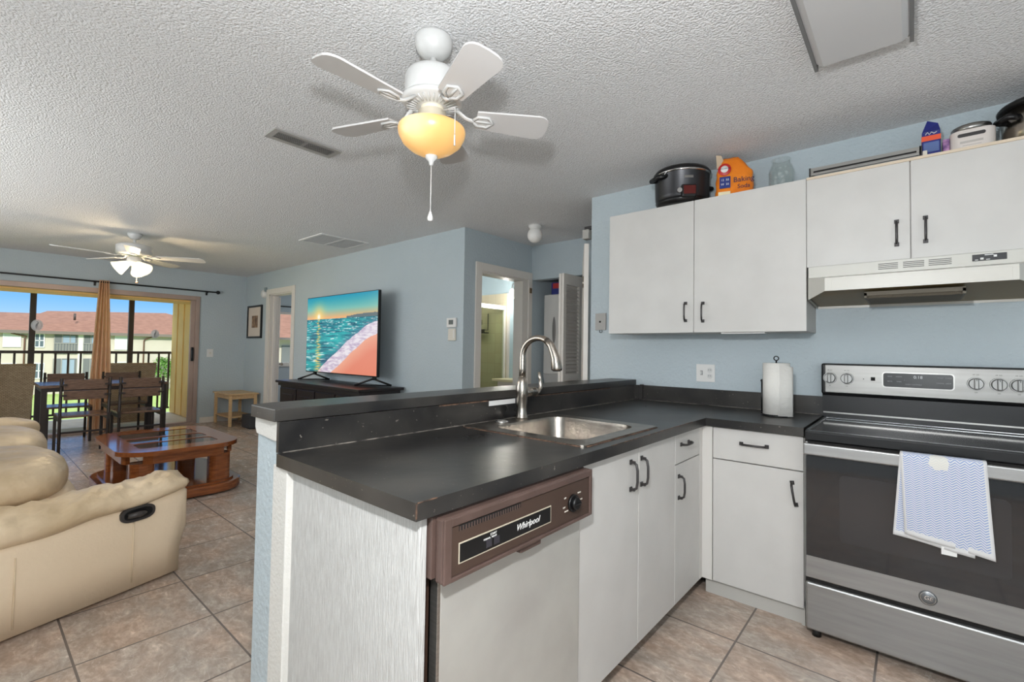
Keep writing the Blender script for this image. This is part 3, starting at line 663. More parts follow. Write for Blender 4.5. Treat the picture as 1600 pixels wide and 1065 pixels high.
# arm pad: puffy roll drooping toward the back
def armpad(x_of,width,flip=1,seed=1):
    rn=random.Random(seed); secs=[]; N=48
    for i in range(N+1):
        f=i/N; y=-.30+f*1.15
        zc=.432+.052*f**1.2+.006*math.sin(f*22); h=.062+.010*math.sin(f*5); w_=width/2
        if f>.9: q=math.sqrt(max(0,1-((f-.9)/.1)**2)); h*=max(q,.12); w_*=max(.55+.45*q,.3)
        xc=x_of(min(y,.8))-width/2+.035; sec=[]
        for k in range(24):
            a=2*PI*k/24; ca,sa=math.cos(a),math.sin(a)
            px=xc+w_*math.copysign(abs(ca)**.75,ca); pz=zc+h*math.copysign(abs(sa)**.8,sa)
            if sa>0: pz+=.006*math.sin(f*60+math.cos(a)*5+seed)*sa+.004*math.sin(f*97+k)
            sec.append((px,y,pz))
        secs.append(sec)
    return MB().loft(secs)
t.part('arm_pad',armpad(side,.33),leather)
# recliner handle
def elx(y,z,s): return (side(y)+.010,y,z)
hm=MB(); P0=Vector((side(.60)+.012,.60,.395)); dv=Vector((-.325,1,0)).normalized(); nv=Vector((1,.325,0)).normalized()
def oval(m_,w_,h_,off0,off1,n=28):
    A=[];Bv=[]
    for k in range(n):
        a=2*PI*k/n; q=dv*(w_*math.copysign(abs(math.cos(a))**.6,math.cos(a)))+Vector((0,0,h_*math.copysign(abs(math.sin(a))**.8,math.sin(a))))
        A.append(P0+q+nv*off0); Bv.append(P0+q+nv*off1)
    m_.loft([A,Bv],smooth=False)
oval(hm,.078,.037,-.01,.006)
hp=t.part('handle_plate',hm,mat('dark_grey_plastic',(62,58,56),.4))
hm=MB(); oval(hm,.064,.026,.006,.0075); t.part('handle_recess',hm,black_m,parent=hp)
hm=MB(); hm.tube([P0+dv*(-.05)+nv*.012,P0+dv*.0+nv*.02,P0+dv*.028+nv*.014],[.012,.016,.010],8); t.part('handle_lever',hm,MATS['dark_grey_plastic'],parent=hp)
t.part('base_frame',B(-5.3,-.2,.0,-3.16,.60,.05),black_m)
t.part('body',B(-5.2,-.28,.05,-3.14,.34,.38,.02),leather2)
for k in range(2):
    xa=-3.68-k*1.0
    m=MB(); pillow(m,(xa,.05,.545),(.49,.35,.125),2.8,wr=.005,seed=k); t.part('seat_cushion',m,leather)
    m=MB(); pillow(m,(xa,.31,.36),(.485,.13,.13),3.2,wr=.004,seed=k+5); t.part('footrest',m,leather2)
    m=MB(); pillow(m,(xa,-.15,.66),(.49,.13,.26),2.8,rot=Matrix.Rotation(.22,4,'X'),wr=.006,seed=k+9); t.part('back_cushion',m,leather)
    m=MB(); pillow(m,(xa,-.20,.90),(.47,.12,.14),2.6,rot=Matrix.Rotation(.22,4,'X'),wr=.006,seed=k+13); t.part('head_cushion',m,leather)
m=MB(); m.box(-5.50,-.3,.05,-5.22,.42,.48,.05); t.part('arm_side',m,leather2)
m=MB(); pillow(m,(-5.36,.0,.57),(.17,.42,.10),2.8,wr=.006,seed=31); t.part('arm_pad',m,leather)
# ================================================================== CEILING THINGS
def fan(name,loc,label,cat,R,angles,zb,kind):
    cx,cy=loc; t=Thing(name,label,cat,(cx,cy,CE)); 
    if kind==1:
        t.part('canopy',MB().lathe([(0,0),(.068,0),(.073,-.012),(.071,-.03),(.062,-.055),(.04,-.075),(.022,-.08),(0,-.08)],(cx,cy,CE)),fanw)
        t.part('downrod',MB().cyl((cx,cy,CE-.15),(cx,cy,CE-.075),.013),fanw)
        t.part('motor_housing',MB().lathe([(0,.075),(.05,.078),(.095,.068),(.105,.05),(.106,-.01),(.100,-.03),(0,-.03)],(cx,cy,2.235),40),fanw)
        g=MB(); g.lathe([(.1,.0),(.115,-.004),(.117,-.014),(.105,-.024),(.055,-.034),(0,-.034)],(cx,cy,2.208),40)
        for k in range(30):
            a=2*PI*k/30; d=Vector((math.cos(a),math.sin(a),0)); c_=Vector((cx,cy,2.179))
            g.tube([c_+d*.062+Vector((0,0,-.0075)),c_+d*.098+Vector((0,0,.0005))],.0032,5)
        t.part('vented_collar',g,fanw)
        t.part('switch_housing',MB().lathe([(0,.03),(.044,.03),(.044,.004),(.040,.002),(.053,-.002),(.054,-.062),(.116,-.064),(.116,-.068),(0,-.068)],(cx,cy,2.158),32),mat('lamplit_white_housing',(232,222,200),.4))
    else:
        t.part('canopy',MB().lathe([(0,0),(.065,0),(.065,-.02),(.04,-.06),(.02,-.065),(0,-.065)],(cx,cy,CE)),fanw)
        t.part('downrod',MB().cyl((cx,cy,CE-.13),(cx,cy,CE-.06),.014),fanw)
        t.part('motor_housing',MB().lathe([(0,.07),(.14,.068),(.158,.05),(.158,-.03),(.12,-.045),(0,-.045)],(cx,cy,2.255),40),fanw)
        t.part('switch_housing',MB().lathe([(0,.02),(.06,.02),(.065,-.03),(.045,-.05),(.035,-.07),(0,-.07)],(cx,cy,2.17),32),fanw)
    for ang in angles:
        a=math.radians(ang); M4=Matrix.Translation((cx,cy,zb))@Matrix.Rotation(a,4,'Z')@Matrix.Rotation(math.radians(-11),4,'X')
        w0,w1=(.048,.068) if kind==1 else (.05,.068); r0=.17 if kind==1 else .21
        poly=[]; n=8
        for k in range(n+1): q=-PI/2+PI*k/n; poly.append((R-.03+.03*math.cos(q)*1,(w1)*math.sin(q) if abs(math.sin(q))<.99 else w1*math.sin(q)))
        poly=[(r0,-w0),(R-.045,-w1)]+[(R-.045+.045*math.cos(q),w1*math.copysign(abs(math.sin(q))**.6,math.sin(q))) for q in [(-PI/2+PI*k/10) for k in range(1,10)]]+[(R-.045,w1),(r0,w0)]
        m=MB(); m.prism(poly,'z',-.003,.004); bmesh.ops.transform(m.bm,matrix=M4,verts=m.bm.verts)
        b_=t.part('blade',m,bladew if kind==1 else fanw)
        m=MB(); m.tube([(.085,0,.035-.0),(.13,0,.0),(.16,0,-.010)],[.012,.010,.010],8,flat=.6)
        m.tube([(.155,0,-.008),(.175,.026,-.007),(.215,.028,-.007),(.235,0,-.007),(.215,-.028,-.007),(.175,-.026,-.007),(.155,0,-.008)],.0075,6,flat=.6)
        m.tube([(.16,0,-.007),(.235,0,-.007)],.006,6,flat=.6)
        m.prism([(.165,-.012),(.20,-.024),(.228,-.012),(.228,.012),(.20,.024),(.165,.012)],'z',-.007,-.004)
        bmesh.ops.transform(m.bm,matrix=M4,verts=m.bm.verts)
        t.part('blade_arm',m,fanw,parent=b_)
    return t
ANG1=[-18,54,126,198,270]
f1=fan('ceiling_fan',(-1.404,1.138),'white five-blade ceiling fan with one glowing amber bowl light above the peninsula','ceiling fan',.46,ANG1,2.150,1)
amber=bpy.data.materials.new('amber_alabaster_glass'); amber.use_nodes=True
n=amber.node_tree; b=n.nodes['Principled BSDF']; b.inputs['Base Color'].default_value=lin((214,164,100))+(1,); b.inputs['Roughness'].default_value=.3
g=n.nodes.new('ShaderNodeTexCoord')
def glow(vec,r0,r1,a,b_):
    d=n.nodes.new('ShaderNodeVectorMath'); d.operation='DISTANCE'; n.links.new(g.outputs['Object'],d.inputs[0]); d.inputs[1].default_value=vec
    mr=n.nodes.new('ShaderNodeMapRange'); n.links.new(d.outputs['Value'],mr.inputs[0]); mr.inputs['From Min'].default_value=r0; mr.inputs['From Max'].default_value=r1; mr.inputs['To Min'].default_value=a; mr.inputs['To Max'].default_value=b_; mr.interpolation_type='SMOOTHSTEP'; return mr
cx,cy=-1.404,1.138
hot=glow((.028,-.098,-.372),.012,.105,1,0)   # the bulb behind the glass
cr=n.nodes.new('ShaderNodeValToRGB'); n.links.new(hot.outputs[0],cr.inputs[0])
cr.color_ramp.elements[0].color=lin((240,188,116))+(1,); cr.color_ramp.elements[1].color=lin((255,247,205))+(1,)
e=cr.color_ramp.elements.new(.45); e.color=lin((252,216,152))+(1,)
n.links.new(cr.outputs[0],b.inputs['Emission Color'])
st_=n.nodes.new('ShaderNodeMapRange'); n.links.new(hot.outputs[0],st_.inputs[0]); st_.inputs['To Min'].default_value=.50; st_.inputs['To Max'].default_value=.82; n.links.new(st_.outputs[0],b.inputs['Emission Strength'])
bowl=f1.part('bowl_shade',MB().lathe([(.118,.0),(.126,-.003),(.128,-.012),(.125,-.030),(.111,-.057),(.083,-.081),(.050,-.098),(.020,-.106),(.0,-.107),(.0,-.102),(.045,-.094),(.078,-.077),(.106,-.054),(.121,-.030),(.124,-.008),(.118,0)],(cx,cy,2.094),48),amber,'glowing amber glass bowl')
f1.part('finial',MB().lathe([(0,.012),(.024,.01),(.022,.0),(.010,-.012),(.008,-.024),(0,-.03)],(cx,cy,1.977),20),fanw)
pc=f1.part('pull_chain',MB().cyl((cx,cy,1.765),(cx,cy,1.955),.0018,seg=6),wpl); f1.part('chain_pull',MB().lathe([(0,.02),(.004,.015),(.011,-.008),(.010,-.018),(0,-.024)],(cx,cy,1.757),14),wpl,parent=pc)
dd=Vector((math.cos(yaw),math.sin(yaw),0))*.10-Vector((-math.sin(yaw),math.cos(yaw),0))*.09
pc=f1.part('pull_chain',MB().cyl((cx+dd.x,cy+dd.y,2.03),(cx+dd.x,cy+dd.y,2.13),.0018,seg=6).tube([(cx+.04,cy,2.15),(cx+dd.x,cy+dd.y,2.13)],.0012,5),wpl); f1.part('chain_pull',MB().cyl((cx+dd.x,cy+dd.y,1.99),(cx+dd.x,cy+dd.y,2.03),.003,seg=8),wpl,parent=pc)
light('bowl_bulb','POINT',(cx,cy,2.045),1.0,lin((255,222,170)),.04)
f2=fan('ceiling_fan',(-6.417,1.163),'white five-blade ceiling fan with a cluster of three lit tulip shades near the patio door','ceiling fan',.66,[-84,-12,60,132,204],2.20,2)
lit=mat('lit_frosted_tulip_glass',(250,240,214),.4,emit=(255,238,200),es=1.15)
for k,a in enumerate((10,130,250)):
    a=math.radians(a+20); d=Vector((math.cos(a),math.sin(a),0)); base=Vector((-6.417,1.163,2.125))+d*.045
    q=(d*.8+Vector((0,0,-.6))).to_track_quat('Z','Y').to_matrix().to_4x4()
    arm_=f2.part('lamp_arm',MB().tube([(-6.417,1.163,2.13),base],.014,8),fanw)
    f2.part('tulip_shade',MB().lathe([(.022,0),(.030,.01),(.048,.05),(.062,.09),(.078,.125),(.073,.125),(.056,.09),(.042,.05),(.02,.01)],base,24,q),lit,'lit frosted tulip shade')
pc=f2.part('pull_chain',MB().cyl((-6.40,1.19,1.93),(-6.40,1.19,2.1),.003,seg=6),wpl); f2.part('chain_pull',MB().sph((-6.40,1.19,1.92),.011,10),mat('wood_bead',(190,140,110),.5),parent=pc)
light('tulip_bulbs','POINT',(-6.417,1.163,1.98),16,lin((255,226,180)),.08)
# ceiling vent near fan
def vent(x0,x1,y0,y1,label,dark=True,two=True):
    t=Thing('ceiling_vent',label,'ceiling vent',((x0+x1)/2,(y0+y1)/2,CE))
    fm=mat('grey_vent_metal',(168,166,162),.5) if dark else mat('white_vent_metal',(232,231,229),.5)
    w_=.03; m=MB(); m.box(x0,y0,CE-.008,x0+w_,y1,CE).box(x1-w_,y0,CE-.008,x1,y1,CE).box(x0+w_,y0,CE-.008,x1-w_,y0+w_,CE).box(x0+w_,y1-w_,CE-.008,x1-w_,y1,CE)
    ym=(y0+y1)/2; m.box(x0+w_,ym-.008,CE-.008,x1-w_,ym+.008,CE); t.part('frame',m,fm)
    t.part('duct',B(x0+w_,y0+w_,CE-.0015,x1-w_,y1-w_,CE-.0005),mat('duct_dark',(44,44,46),.8) if dark else mat('duct_pale',(224,224,223),.8))
    s_=MB(); n_=5 if dark else 14
    for k in range(n_):
        xx=x0+w_+(x1-x0-2*w_)*(k+.5)/n_
        s_.box(-.011 if dark else -.006,y0+w_,-.001,.011 if dark else .006,y1-w_,.001,mtx=Matrix.Translation((xx,0,CE-.006))@Matrix.Rotation(.6,4,'Y'))
    t.part('slats',s_,fm)
vent(-2.80,-2.65,1.065,1.455,'dark-slotted rectangular ceiling vent left of the amber-lit fan')
vent(-5.24,-4.72,2.39,2.96,'large white return-air grille on the ceiling above the television',False)
# fluorescent fixture
t=Thing('fluorescent_fixture','flat wraparound fluorescent ceiling light with grey end rails above the stove','ceiling light',(-.14,1.6,CE))
t.part('back_pan',B(-.295,.95,CE-.03,.012,2.20,CE),mat('fixture_grey',(150,150,150),.5))
t.part('side_rail',B(-.295,.95,CE-.055,-.283,2.20,CE-.03),mat('fixture_rail_grey',(112,112,112),.5)); t.part('side_rail',B(.0,.95,CE-.055,.012,2.20,CE-.03),MATS['fixture_rail_grey'])
pl=[(-.283,CE-.03),(-.283,CE-.05),(-.26,CE-.068),(-.02,CE-.068),(.0,CE-.05),(.0,CE-.03)]
t.part('diffuser',MB().prism(pl,'y',.96,2.15),mat('white_acrylic_diffuser',(196,196,196),.5),'unlit white diffuser')
# hall globe light
t=Thing('globe_light','small white globe ceiling light outside the bathroom door','ceiling light',(-2.753,3.505,CE))
t.part('base',MB().lathe([(0,0),(.065,0),(.06,-.025),(.042,-.04),(0,-.04)],(-2.753,3.505,CE)),wpl)
t.part('globe',MB().sph((-2.753,3.505,CE-.095),(.072,.072,.075),24),mat('frosted_globe',(232,230,226),.3))
# ================================================================== HALL, CLOSET, BATHROOM
# folded louvered bifold door
t=Thing('louvered_bifold_door','white louvered folding closet door standing open beside the dryer','closet door',(-2.66,4.02,0))
fx=-2.66
f=MB(); f.box(fx-.028,3.868,.02,fx,3.915,2.03).box(fx-.028,4.155,.02,fx,4.20,2.03).box(fx-.028,3.915,1.92,fx,4.155,2.03).box(fx-.028,3.915,.02,fx,4.155,.16).box(fx-.028,3.915,.95,fx,4.155,1.02)
lf=t.part('front_leaf',f,trim_m)
s_=MB()
for k in range(46):
    z=.18+k*.038
    if z>1.90: break
    s_.box(-.018,3.915,-.0025,.018,4.155,.0025,mtx=Matrix.Translation((fx-.014,0,z))@Matrix.Rotation(.75,4,'Y'))
t.part('louvers',s_,trim_m,parent=lf)
t.part('rear_leaf',B(fx-.062,3.868,.02,fx-.034,4.20,2.03,.002),trim_m)
# stacked dryer washer
t=Thing('stacked_washer_dryer','white stacked washer and dryer inside the hall closet','washer dryer',(-2.95,4.66,0))
x0,x1,yf=-3.285,-2.68,4.37
t.part('dryer_body',B(x0,yf,.98,x1,4.98,1.90,.012),mat('white_enamel',(212,210,206),.35))
m=MB(); m.prism([(p[0],p[1]) for p in rrect(x0+.07,1.16,x1-.07,1.80,.10,6)],'y',yf-.014,yf,.003); dr=t.part('dryer_door',m,MATS['white_enamel'])
t.part('door_handle',MB().sph((x0+.16,yf-.016,1.48),(.022,.008,.16)),mat('dark_handle_recess',(120,118,116),.5),parent=dr)
t.part('control_panel',MB().prism([(yf+.05,.80),(yf-.0,.98),(yf+.3,.98),(yf+.3,.80)],'x',x0,x1),mat('panel_light_grey',(190,190,188),.4))
t.part('washer_body',B(x0,yf+.05,.01,x1,4.98,.80,.012),MATS['white_enamel'])
t.part('washer_lid',B(x0+.04,yf+.06,.80,x1-.04,yf+.35,.815,.004),MATS['white_enamel'])
t=Thing('detergent_box','small blue and red detergent box on top of the dryer','box',(-3.07,4.5,1.90))
t.part('carton',B(-3.20,4.40,1.90,-3.07,4.54,2.04),mat('carton_blue',(52,60,132),.5)); t.part('carton_top_label',B(-3.18,4.398,1.97,-3.09,4.40,2.03),mat('carton_red',(190,60,60),.5))
# hall door leaf seen nearly edge on
t=Thing('hall_door','white door standing open just behind the left end of the kitchen wall','door',(-2.0,3.26,0))
t.local=True
t.part('door_leaf',B(-.02,0,.01,.018,.82,2.10,.003),trim_m)
t.part('hinge',MB().cyl((-.024,.01,.3),(-.024,.01,.39),.006).cyl((-.024,.01,1.75),(-.024,.01,1.84),.006),steelh)
t.o.location=(-1.957,3.155,0); t.o.rotation_euler=(0,0,math.radians(33.2))
t=Thing('door_chime','small white door chime box high on the wall end above the hall door','chime',(-1.93,3.2,2.26))
t.part('box',B(-2.005,3.16,2.14,-1.945,3.22,2.215,.006),mat('chime_grey',(170,168,162),.5)); t.part('bracket',B(-1.99,3.17,2.215,-1.904,3.20,2.24),gray_m)
single('door_strike',B(XB+.018,4.14,1.90,XB+.028,4.175,1.96,.003),mat('brass_strike',(128,110,84),.4,.6),'small brass catch near the top of the right bathroom door casing','latch',(XB+.02,4.157,1.93))
# bathroom: tile surround, shower door, vanity, mirror, sconce
tile=bpy.data.materials.new('tan_bath_tile'); tile.use_nodes=True; n=tile.node_tree; b=n.nodes['Principled BSDF']
br=n.nodes.new('ShaderNodeTexBrick'); br.offset=0; br.inputs['Scale'].default_value=1; br.inputs['Brick Width'].default_value=.15; br.inputs['Row Height'].default_value=.15; br.inputs['Mortar Size'].default_value=.002
br.inputs['Color1'].default_value=lin((206,200,176))+(1,); br.inputs['Color2'].default_value=lin((200,192,168))+(1,); br.inputs['Mortar'].default_value=lin((180,172,150))+(1,)
tcn=n.nodes.new('ShaderNodeTexCoord'); mpn=n.nodes.new('ShaderNodeMapping'); mpn.inputs['Rotation'].default_value=(PI/2,0,0); n.links.new(tcn.outputs['Object'],mpn.inputs[0]); n.links.new(mpn.outputs[0],br.inputs['Vector']); n.links.new(br.outputs['Color'],b.inputs['Base Color']); b.inputs['Roughness'].default_value=.25
mb=MB(); mb.box(-5.6,5.17,0,-4.56,5.2,2.09); mb.box(-5.63,D+.12,0,-5.6,5.2,2.09); struct('wall_shower',mb,tile)
struct('trim_5',B(-4.56,5.165,0,-4.53,5.2,2.09),trim_m)
t=Thing('shower_enclosure','white framed glass shower door in the bathroom','shower door',(-4.60,4.7,0))
t.part('frame',MB().box(-4.62,4.05,1.84,-4.58,5.165,1.90).box(-4.62,5.135,.08,-4.58,5.165,1.84).box(-4.62,4.60,.08,-4.58,4.635,1.84).box(-4.62,3.30,.0,-4.58,5.165,.08),mat('white_shower_frame',(232,232,226),.3))
t.part('glass',MB().box(-4.603,4.635,.08,-4.597,5.135,1.84),shower_m)
t=Thing('shower_caddy','silver wire caddy hanging in the shower','caddy',(-5.0,5.12,1.75))
t.part('wire_frame',MB().tube([(-4.93,5.15,1.80),(-4.93,5.15,1.55),(-4.93,5.06,1.55)],.006,6).tube([(-5.12,5.15,1.80),(-5.12,5.15,1.55),(-5.12,5.06,1.55)],.006,6).box(-5.14,5.06,1.50,-4.91,5.15,1.515).box(-5.14,5.055,1.50,-4.91,5.06,1.56),gray_m)
t.part('shower_head',MB().lathe([(0,0),(.02,0),(.045,.05),(0,.055)],(-5.02,5.10,1.70),16,Matrix.Rotation(PI*.8,4,'X')),chrome)
t=Thing('bathroom_vanity','bathroom vanity with cream countertop and white cabinet','vanity',(-4.15,5.0,0))
t.part('cabinet',B(-4.50,4.92,0,-3.6,5.199,.81),trim_m); t.part('countertop',B(-4.56,4.86,.81,-3.55,5.199,.845,.006),mat('cream_solid_surface',(226,216,180),.3))
single('lotion_bottle',MB().lathe([(0,0),(.03,0),(.03,.13),(.012,.16),(.012,.19),(0,.19)],(-4.17,5.04,.846),16),wpl,'white lotion bottle on the bathroom vanity','bottle',(-4.17,5.04,.846))
t=Thing('bathroom_mirror','white framed mirror over the bathroom vanity','mirror',(-4.1,5.19,1.15))
t.part('frame',MB().box(-4.385,5.17,1.12,-4.34,5.199,1.87).box(-3.75,5.17,1.12,-3.70,5.199,1.87).box(-4.34,5.17,1.12,-3.75,5.199,1.17).box(-4.34,5.17,1.82,-3.75,5.199,1.87),trim_m); t.part('mirror_glass',B(-4.34,5.18,1.17,-3.75,5.199,1.82),mat('mirror_silver',(230,232,232),.02,1))
t=Thing('vanity_sconce','lit bell-shaped wall sconce over the bathroom mirror','wall lamp',(-4.3,5.1,2.1))
t.part('arm',MB().tube([(-4.28,5.199,2.13),(-4.30,5.12,2.20),(-4.36,5.06,2.20),(-4.37,5.05,2.13)],.008,8),gray_m)
t.part('shade',MB().lathe([(.015,.14),(.03,.12),(.045,.06),(.065,0),(.06,0),(.04,.06),(.02,.12)],(-4.37,5.05,1.99),20),mat('lit_white_glass',(255,255,250),.4,emit=(255,250,238),es=2.2),'lit white glass shade')
light('sconce_bulb','POINT',(-4.36,4.90,1.95),9,(1,.95,.86),.05)
light('shower_fill_light','POINT',(-5.1,4.5,2.3),7,(1,.97,.92),.06)  # lamp without a fixture, added to brighten the shower tile
light('vanity_bulb','POINT',(-3.95,4.85,2.0),5,(1,.95,.86),.05)
# bedroom window beyond
f=MB(); y0,y1,z0,z1=3.45,4.7,.92,1.89
f.box(XW-.06,y0,z0,XW-.02,y0+.04,z1).box(XW-.06,y1-.04,z0,XW-.02,y1,z1).box(XW-.06,y0+.04,z1-.04,XW-.02,y1-.04,z1).box(XW-.06,y0+.04,z0,XW-.02,y1-.04,z0+.04).box(XW-.055,y0+.04,1.38,XW-.025,y1-.04,1.42).box(XW-.02,y0-.02,z0-.03,XW+.04,y1+.02,z0,.004)
struct('window_1',f,trim_m); 
tag(build('window_2',B(XW-.045,y0+.04,z0+.04,XW-.04,y1-.04,z1-.04),pane_m),kind='structure')
single('bedroom_curtain_rod',MB().cyl((XW+.06,3.35,1.985),(XW+.06,4.85,1.985),.010).cyl((XW,3.45,1.985),(XW+.06,3.45,1.985),.006,seg=8).cyl((XW,4.7,1.985),(XW+.06,4.7,1.985),.006,seg=8),black_m,'thin black curtain rod above the window in the bedroom','curtain rod',(XW+.06,4.1,1.985))
light('bedroom_fill_light','AREA',(-7.3,5.9,1.6),22,(.95,.97,1),1.2,sy=1.2,tgt=(-8.4,3.6,1.2))  # fill lamp added inside the bedroom to lighten the doorway view
# neighbouring wing seen from the bedroom window
t=Thing('neighbour_wing','neighbouring building wing with stone-red roof seen through the bedroom window','building',(-24,12,-2.75))
t.part('wall',B(-26,8.2,-2.75,-22,16,1.6),stucco); rr_=MB(); quadmesh(rr_,[(-27,7.6,1.6),(-21.4,7.6,1.6),(-21.4,17,1.6),(-27,17,1.6),(-24.5,9.0,3.0),(-24.5,16,3.0)],[(0,1,4),(1,2,5,4),(2,3,5),(3,0,4,5),(0,1,2,3)]); t.part('roof',rr_,roofm)
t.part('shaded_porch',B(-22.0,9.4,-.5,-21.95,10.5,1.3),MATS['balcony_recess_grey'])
q=MB(); q.box(-21.93,9.4,.45,-21.89,10.5,.5)
for k in range(12): q.box(-21.93,9.4+k*.1-.012,-.4,-21.9,9.4+k*.1+.012,.45)
t.part('porch_rail',q,wfr)
# ================================================================== KITCHEN
CT=.914; XF=-.8475; YF=2.529
# pony wall under the bar
struct('wall_peninsula',MB().box(-1.704,.66,0,-1.535,D,1.011),wall_m)
struct('trim_6',MB().box(-1.560,.652,0,-1.462,.72,.873,.003).box(-1.535,.70,0,-1.50,D-.62,.873),mat('white_textured_trim',(214,212,206),.6,bump=.3,bs=80))
struct('trim_7',MB().prism([(-1.712,1.011),(-1.712,.975),(-1.700,.955),(-1.552,.945),(-1.535,.955),(-1.535,1.011)],'y',.652,.66,.002),MATS['white_textured_trim'])
# bar top
t=Thing('bar_countertop','raised black laminate bar top with clipped corner above the sink counter','countertop',(-1.62,1.9,1.012))
m=MB(); m.prism([(-1.520,.6325),(-1.520,D),(-1.722,D),(-1.722,.715),(-1.700,.6325)],'z',1.012,1.052,.003); t.part('bar_top',m,counter_m)
t.part('chipped_edge',MB().box(-1.524,1.30,1.006,-1.516,1.60,1.012).box(-1.524,1.95,1.007,-1.516,2.75,1.011),wear_m,'bare chipped strip under the bar edge')
# L shaped counter
hole=rrect(-1.462,1.428,-.900,1.992,.05,5)
t=Thing('kitchen_countertop','worn black laminate L-shaped kitchen counter with backsplash around the sink','countertop',(-1.1,2.0,.874))
outer=[(-1.517,.643),(-.8194,.643),(-.8194,D-.6445),(-.384,D-.6445),(-.384,D),(-1.517,D)]
t.part('worktop',ringtop(outer,[hole],.874,.914),counter_m)
t.part('bar_backsplash',B(-1.534,.648,.914,-1.517,D,1.011,.001),counter_m)
t.part('wall_backsplash',B(-1.46,D-.019,.914,-.384,D,1.016,.002),counter_m)
t.part('corner_strip',MB().box(-1.517,D-.035,.914,-1.482,D-.018,1.016).box(-1.482,D-.022,.914,-1.462,D-.001,1.02),counter_m)
t.part('caulk_line',MB().box(-1.517,.66,.914,-1.513,D-.04,.9165).box(-1.46,D-.023,.914,-.384,D-.019,.9162),mat('dirty_caulk',(150,142,132),.7,var=(40,38,36),vs=22),'pale dirty caulk line')
t.part('worn_edge',MB().box(-.8215,.646,.9125,-.8175,.70,.9148).box(-.8212,1.5,.9125,-.8178,2.3,.9146).box(-.8212,.6420,.880,-.8178,.6450,.912),wear_m,'chipped brown laminate edge')
t.part('strip_label',B(-1.5168,1.60,.985,-1.5155,1.79,1.008),wpl,'white paper strip stuck under the bar')
# sink
t=Thing('kitchen_sink','single bowl stainless steel drop-in sink in the black counter','sink',(-1.18,1.71,.90))
snk=mat('worn_sink_steel',(176,168,158),.28,1,var=(150,142,134),vs=14,bump=.08,bs=60)
t.part('rim',ringtop(rrect(-1.49,1.405,-.872,2.02,.03,4),[rrect(-1.385,1.475,-.935,1.945,.07,5)],.9145,.9195),snk)
m=MB(); secs=[]
for (o_,z,r_) in ((0,.9195,.07),(.004,.905,.068),(.010,.76,.066),(.03,.735,.06),(.07,.728,.05)):
    secs.append([(p[0],p[1],z) for p in rrect(-1.385+o_,1.475+o_,-.935-o_,1.945-o_,r_,6)])
m.loft(secs[::-1],caps=False); 
bm2=[(p[0],p[1],.728) for p in rrect(-1.315,1.545,-1.005,1.875,.05,6)]
m.loft([bm2,[(-1.16+(p[0]+1.16)*.12,1.71+(p[1]-1.71)*.12,.722) for p in bm2]],caps=False)
t.part('bowl',m,snk); t.part('drain',MB().lathe([(0,.004),(.03,.004),(.045,.008),(.055,.006)],(-1.16,1.71,.722),24),chrome)
t.part('rim_sealant',ringtop(rrect(-1.496,1.399,-.866,2.026,.03,4),[rrect(-1.488,1.407,-.874,2.018,.03,4)],.914,.9165),wear_m,'brown worn edge around the sink rim')
single('sink_hole_cover',MB().lathe([(0,.012),(.018,.012),(.030,.006),(.032,0),(0,0)],(-1.435,1.60,.9195),24),chrome,'round chrome cap on the sink rim left of the faucet','cap',(-1.435,1.60,.9195))
# faucet
t=Thing('kitchen_faucet','brushed nickel gooseneck pull-down faucet with side lever at the sink','faucet',(-1.452,1.765,.9195))
fx,fy=-1.452,1.765
t.part('base',MB().lathe([(0,0),(.030,0),(.030,.006),(.026,.012),(.024,.055),(.027,.10),(.030,.115),(.030,.15),(.024,.175),(.019,.20),(0,.20)],(fx,fy,.9195),32),steelh)
pts=[]
zt=1.222; Rg=.094
pts+= [(fx,fy,1.10),(fx,fy,1.16),(fx,fy,zt-.02)]
for k in range(0,15):
    a=PI-PI*k/14*.93; pts.append((fx+Rg+Rg*math.cos(a),fy,zt+Rg*.92*math.sin(a)))
t.part('spout',MB().tube(pts,[.0165]*3+[.0150]*15,16),steelh)
e_=Vector(pts[-1]); d_=(Vector(pts[-1])-Vector(pts[-2])).normalized()
s1=Vector(pts[-4]); 
t.part('spray_head',MB().tube([pts[-5],pts[-3],pts[-1],e_+Vector((.012,0,-.03)),e_+Vector((.018,0,-.075)),e_+Vector((.018,0,-.082))],[.0165,.018,.020,.0225,.0265,.024],18),steelh)
t.part('spray_nozzle',MB().cyl(e_+Vector((.018,0,-.086)),e_+Vector((.018,0,-.080)),.019),black_m)
hd=Vector((.15,.99,0)).normalized(); hb=Vector((fx,fy,1.045))
lv=t.part('lever_hub',MB().cyl(hb,hb+hd*.080,.027,.023).sph(hb+hd*.080,.023),steelh)
t.part('lever',MB().tube([hb+hd*.06+Vector((0,0,-.012)),hb+hd*.105+Vector((0,0,-.008)),hb+hd*.128+Vector((0,0,.02)),hb+hd*.122+Vector((0,0,.06)),hb+hd*.112+Vector((0,0,.095))],[.013,.013,.011,.009,.006],12),steelh,parent=lv)
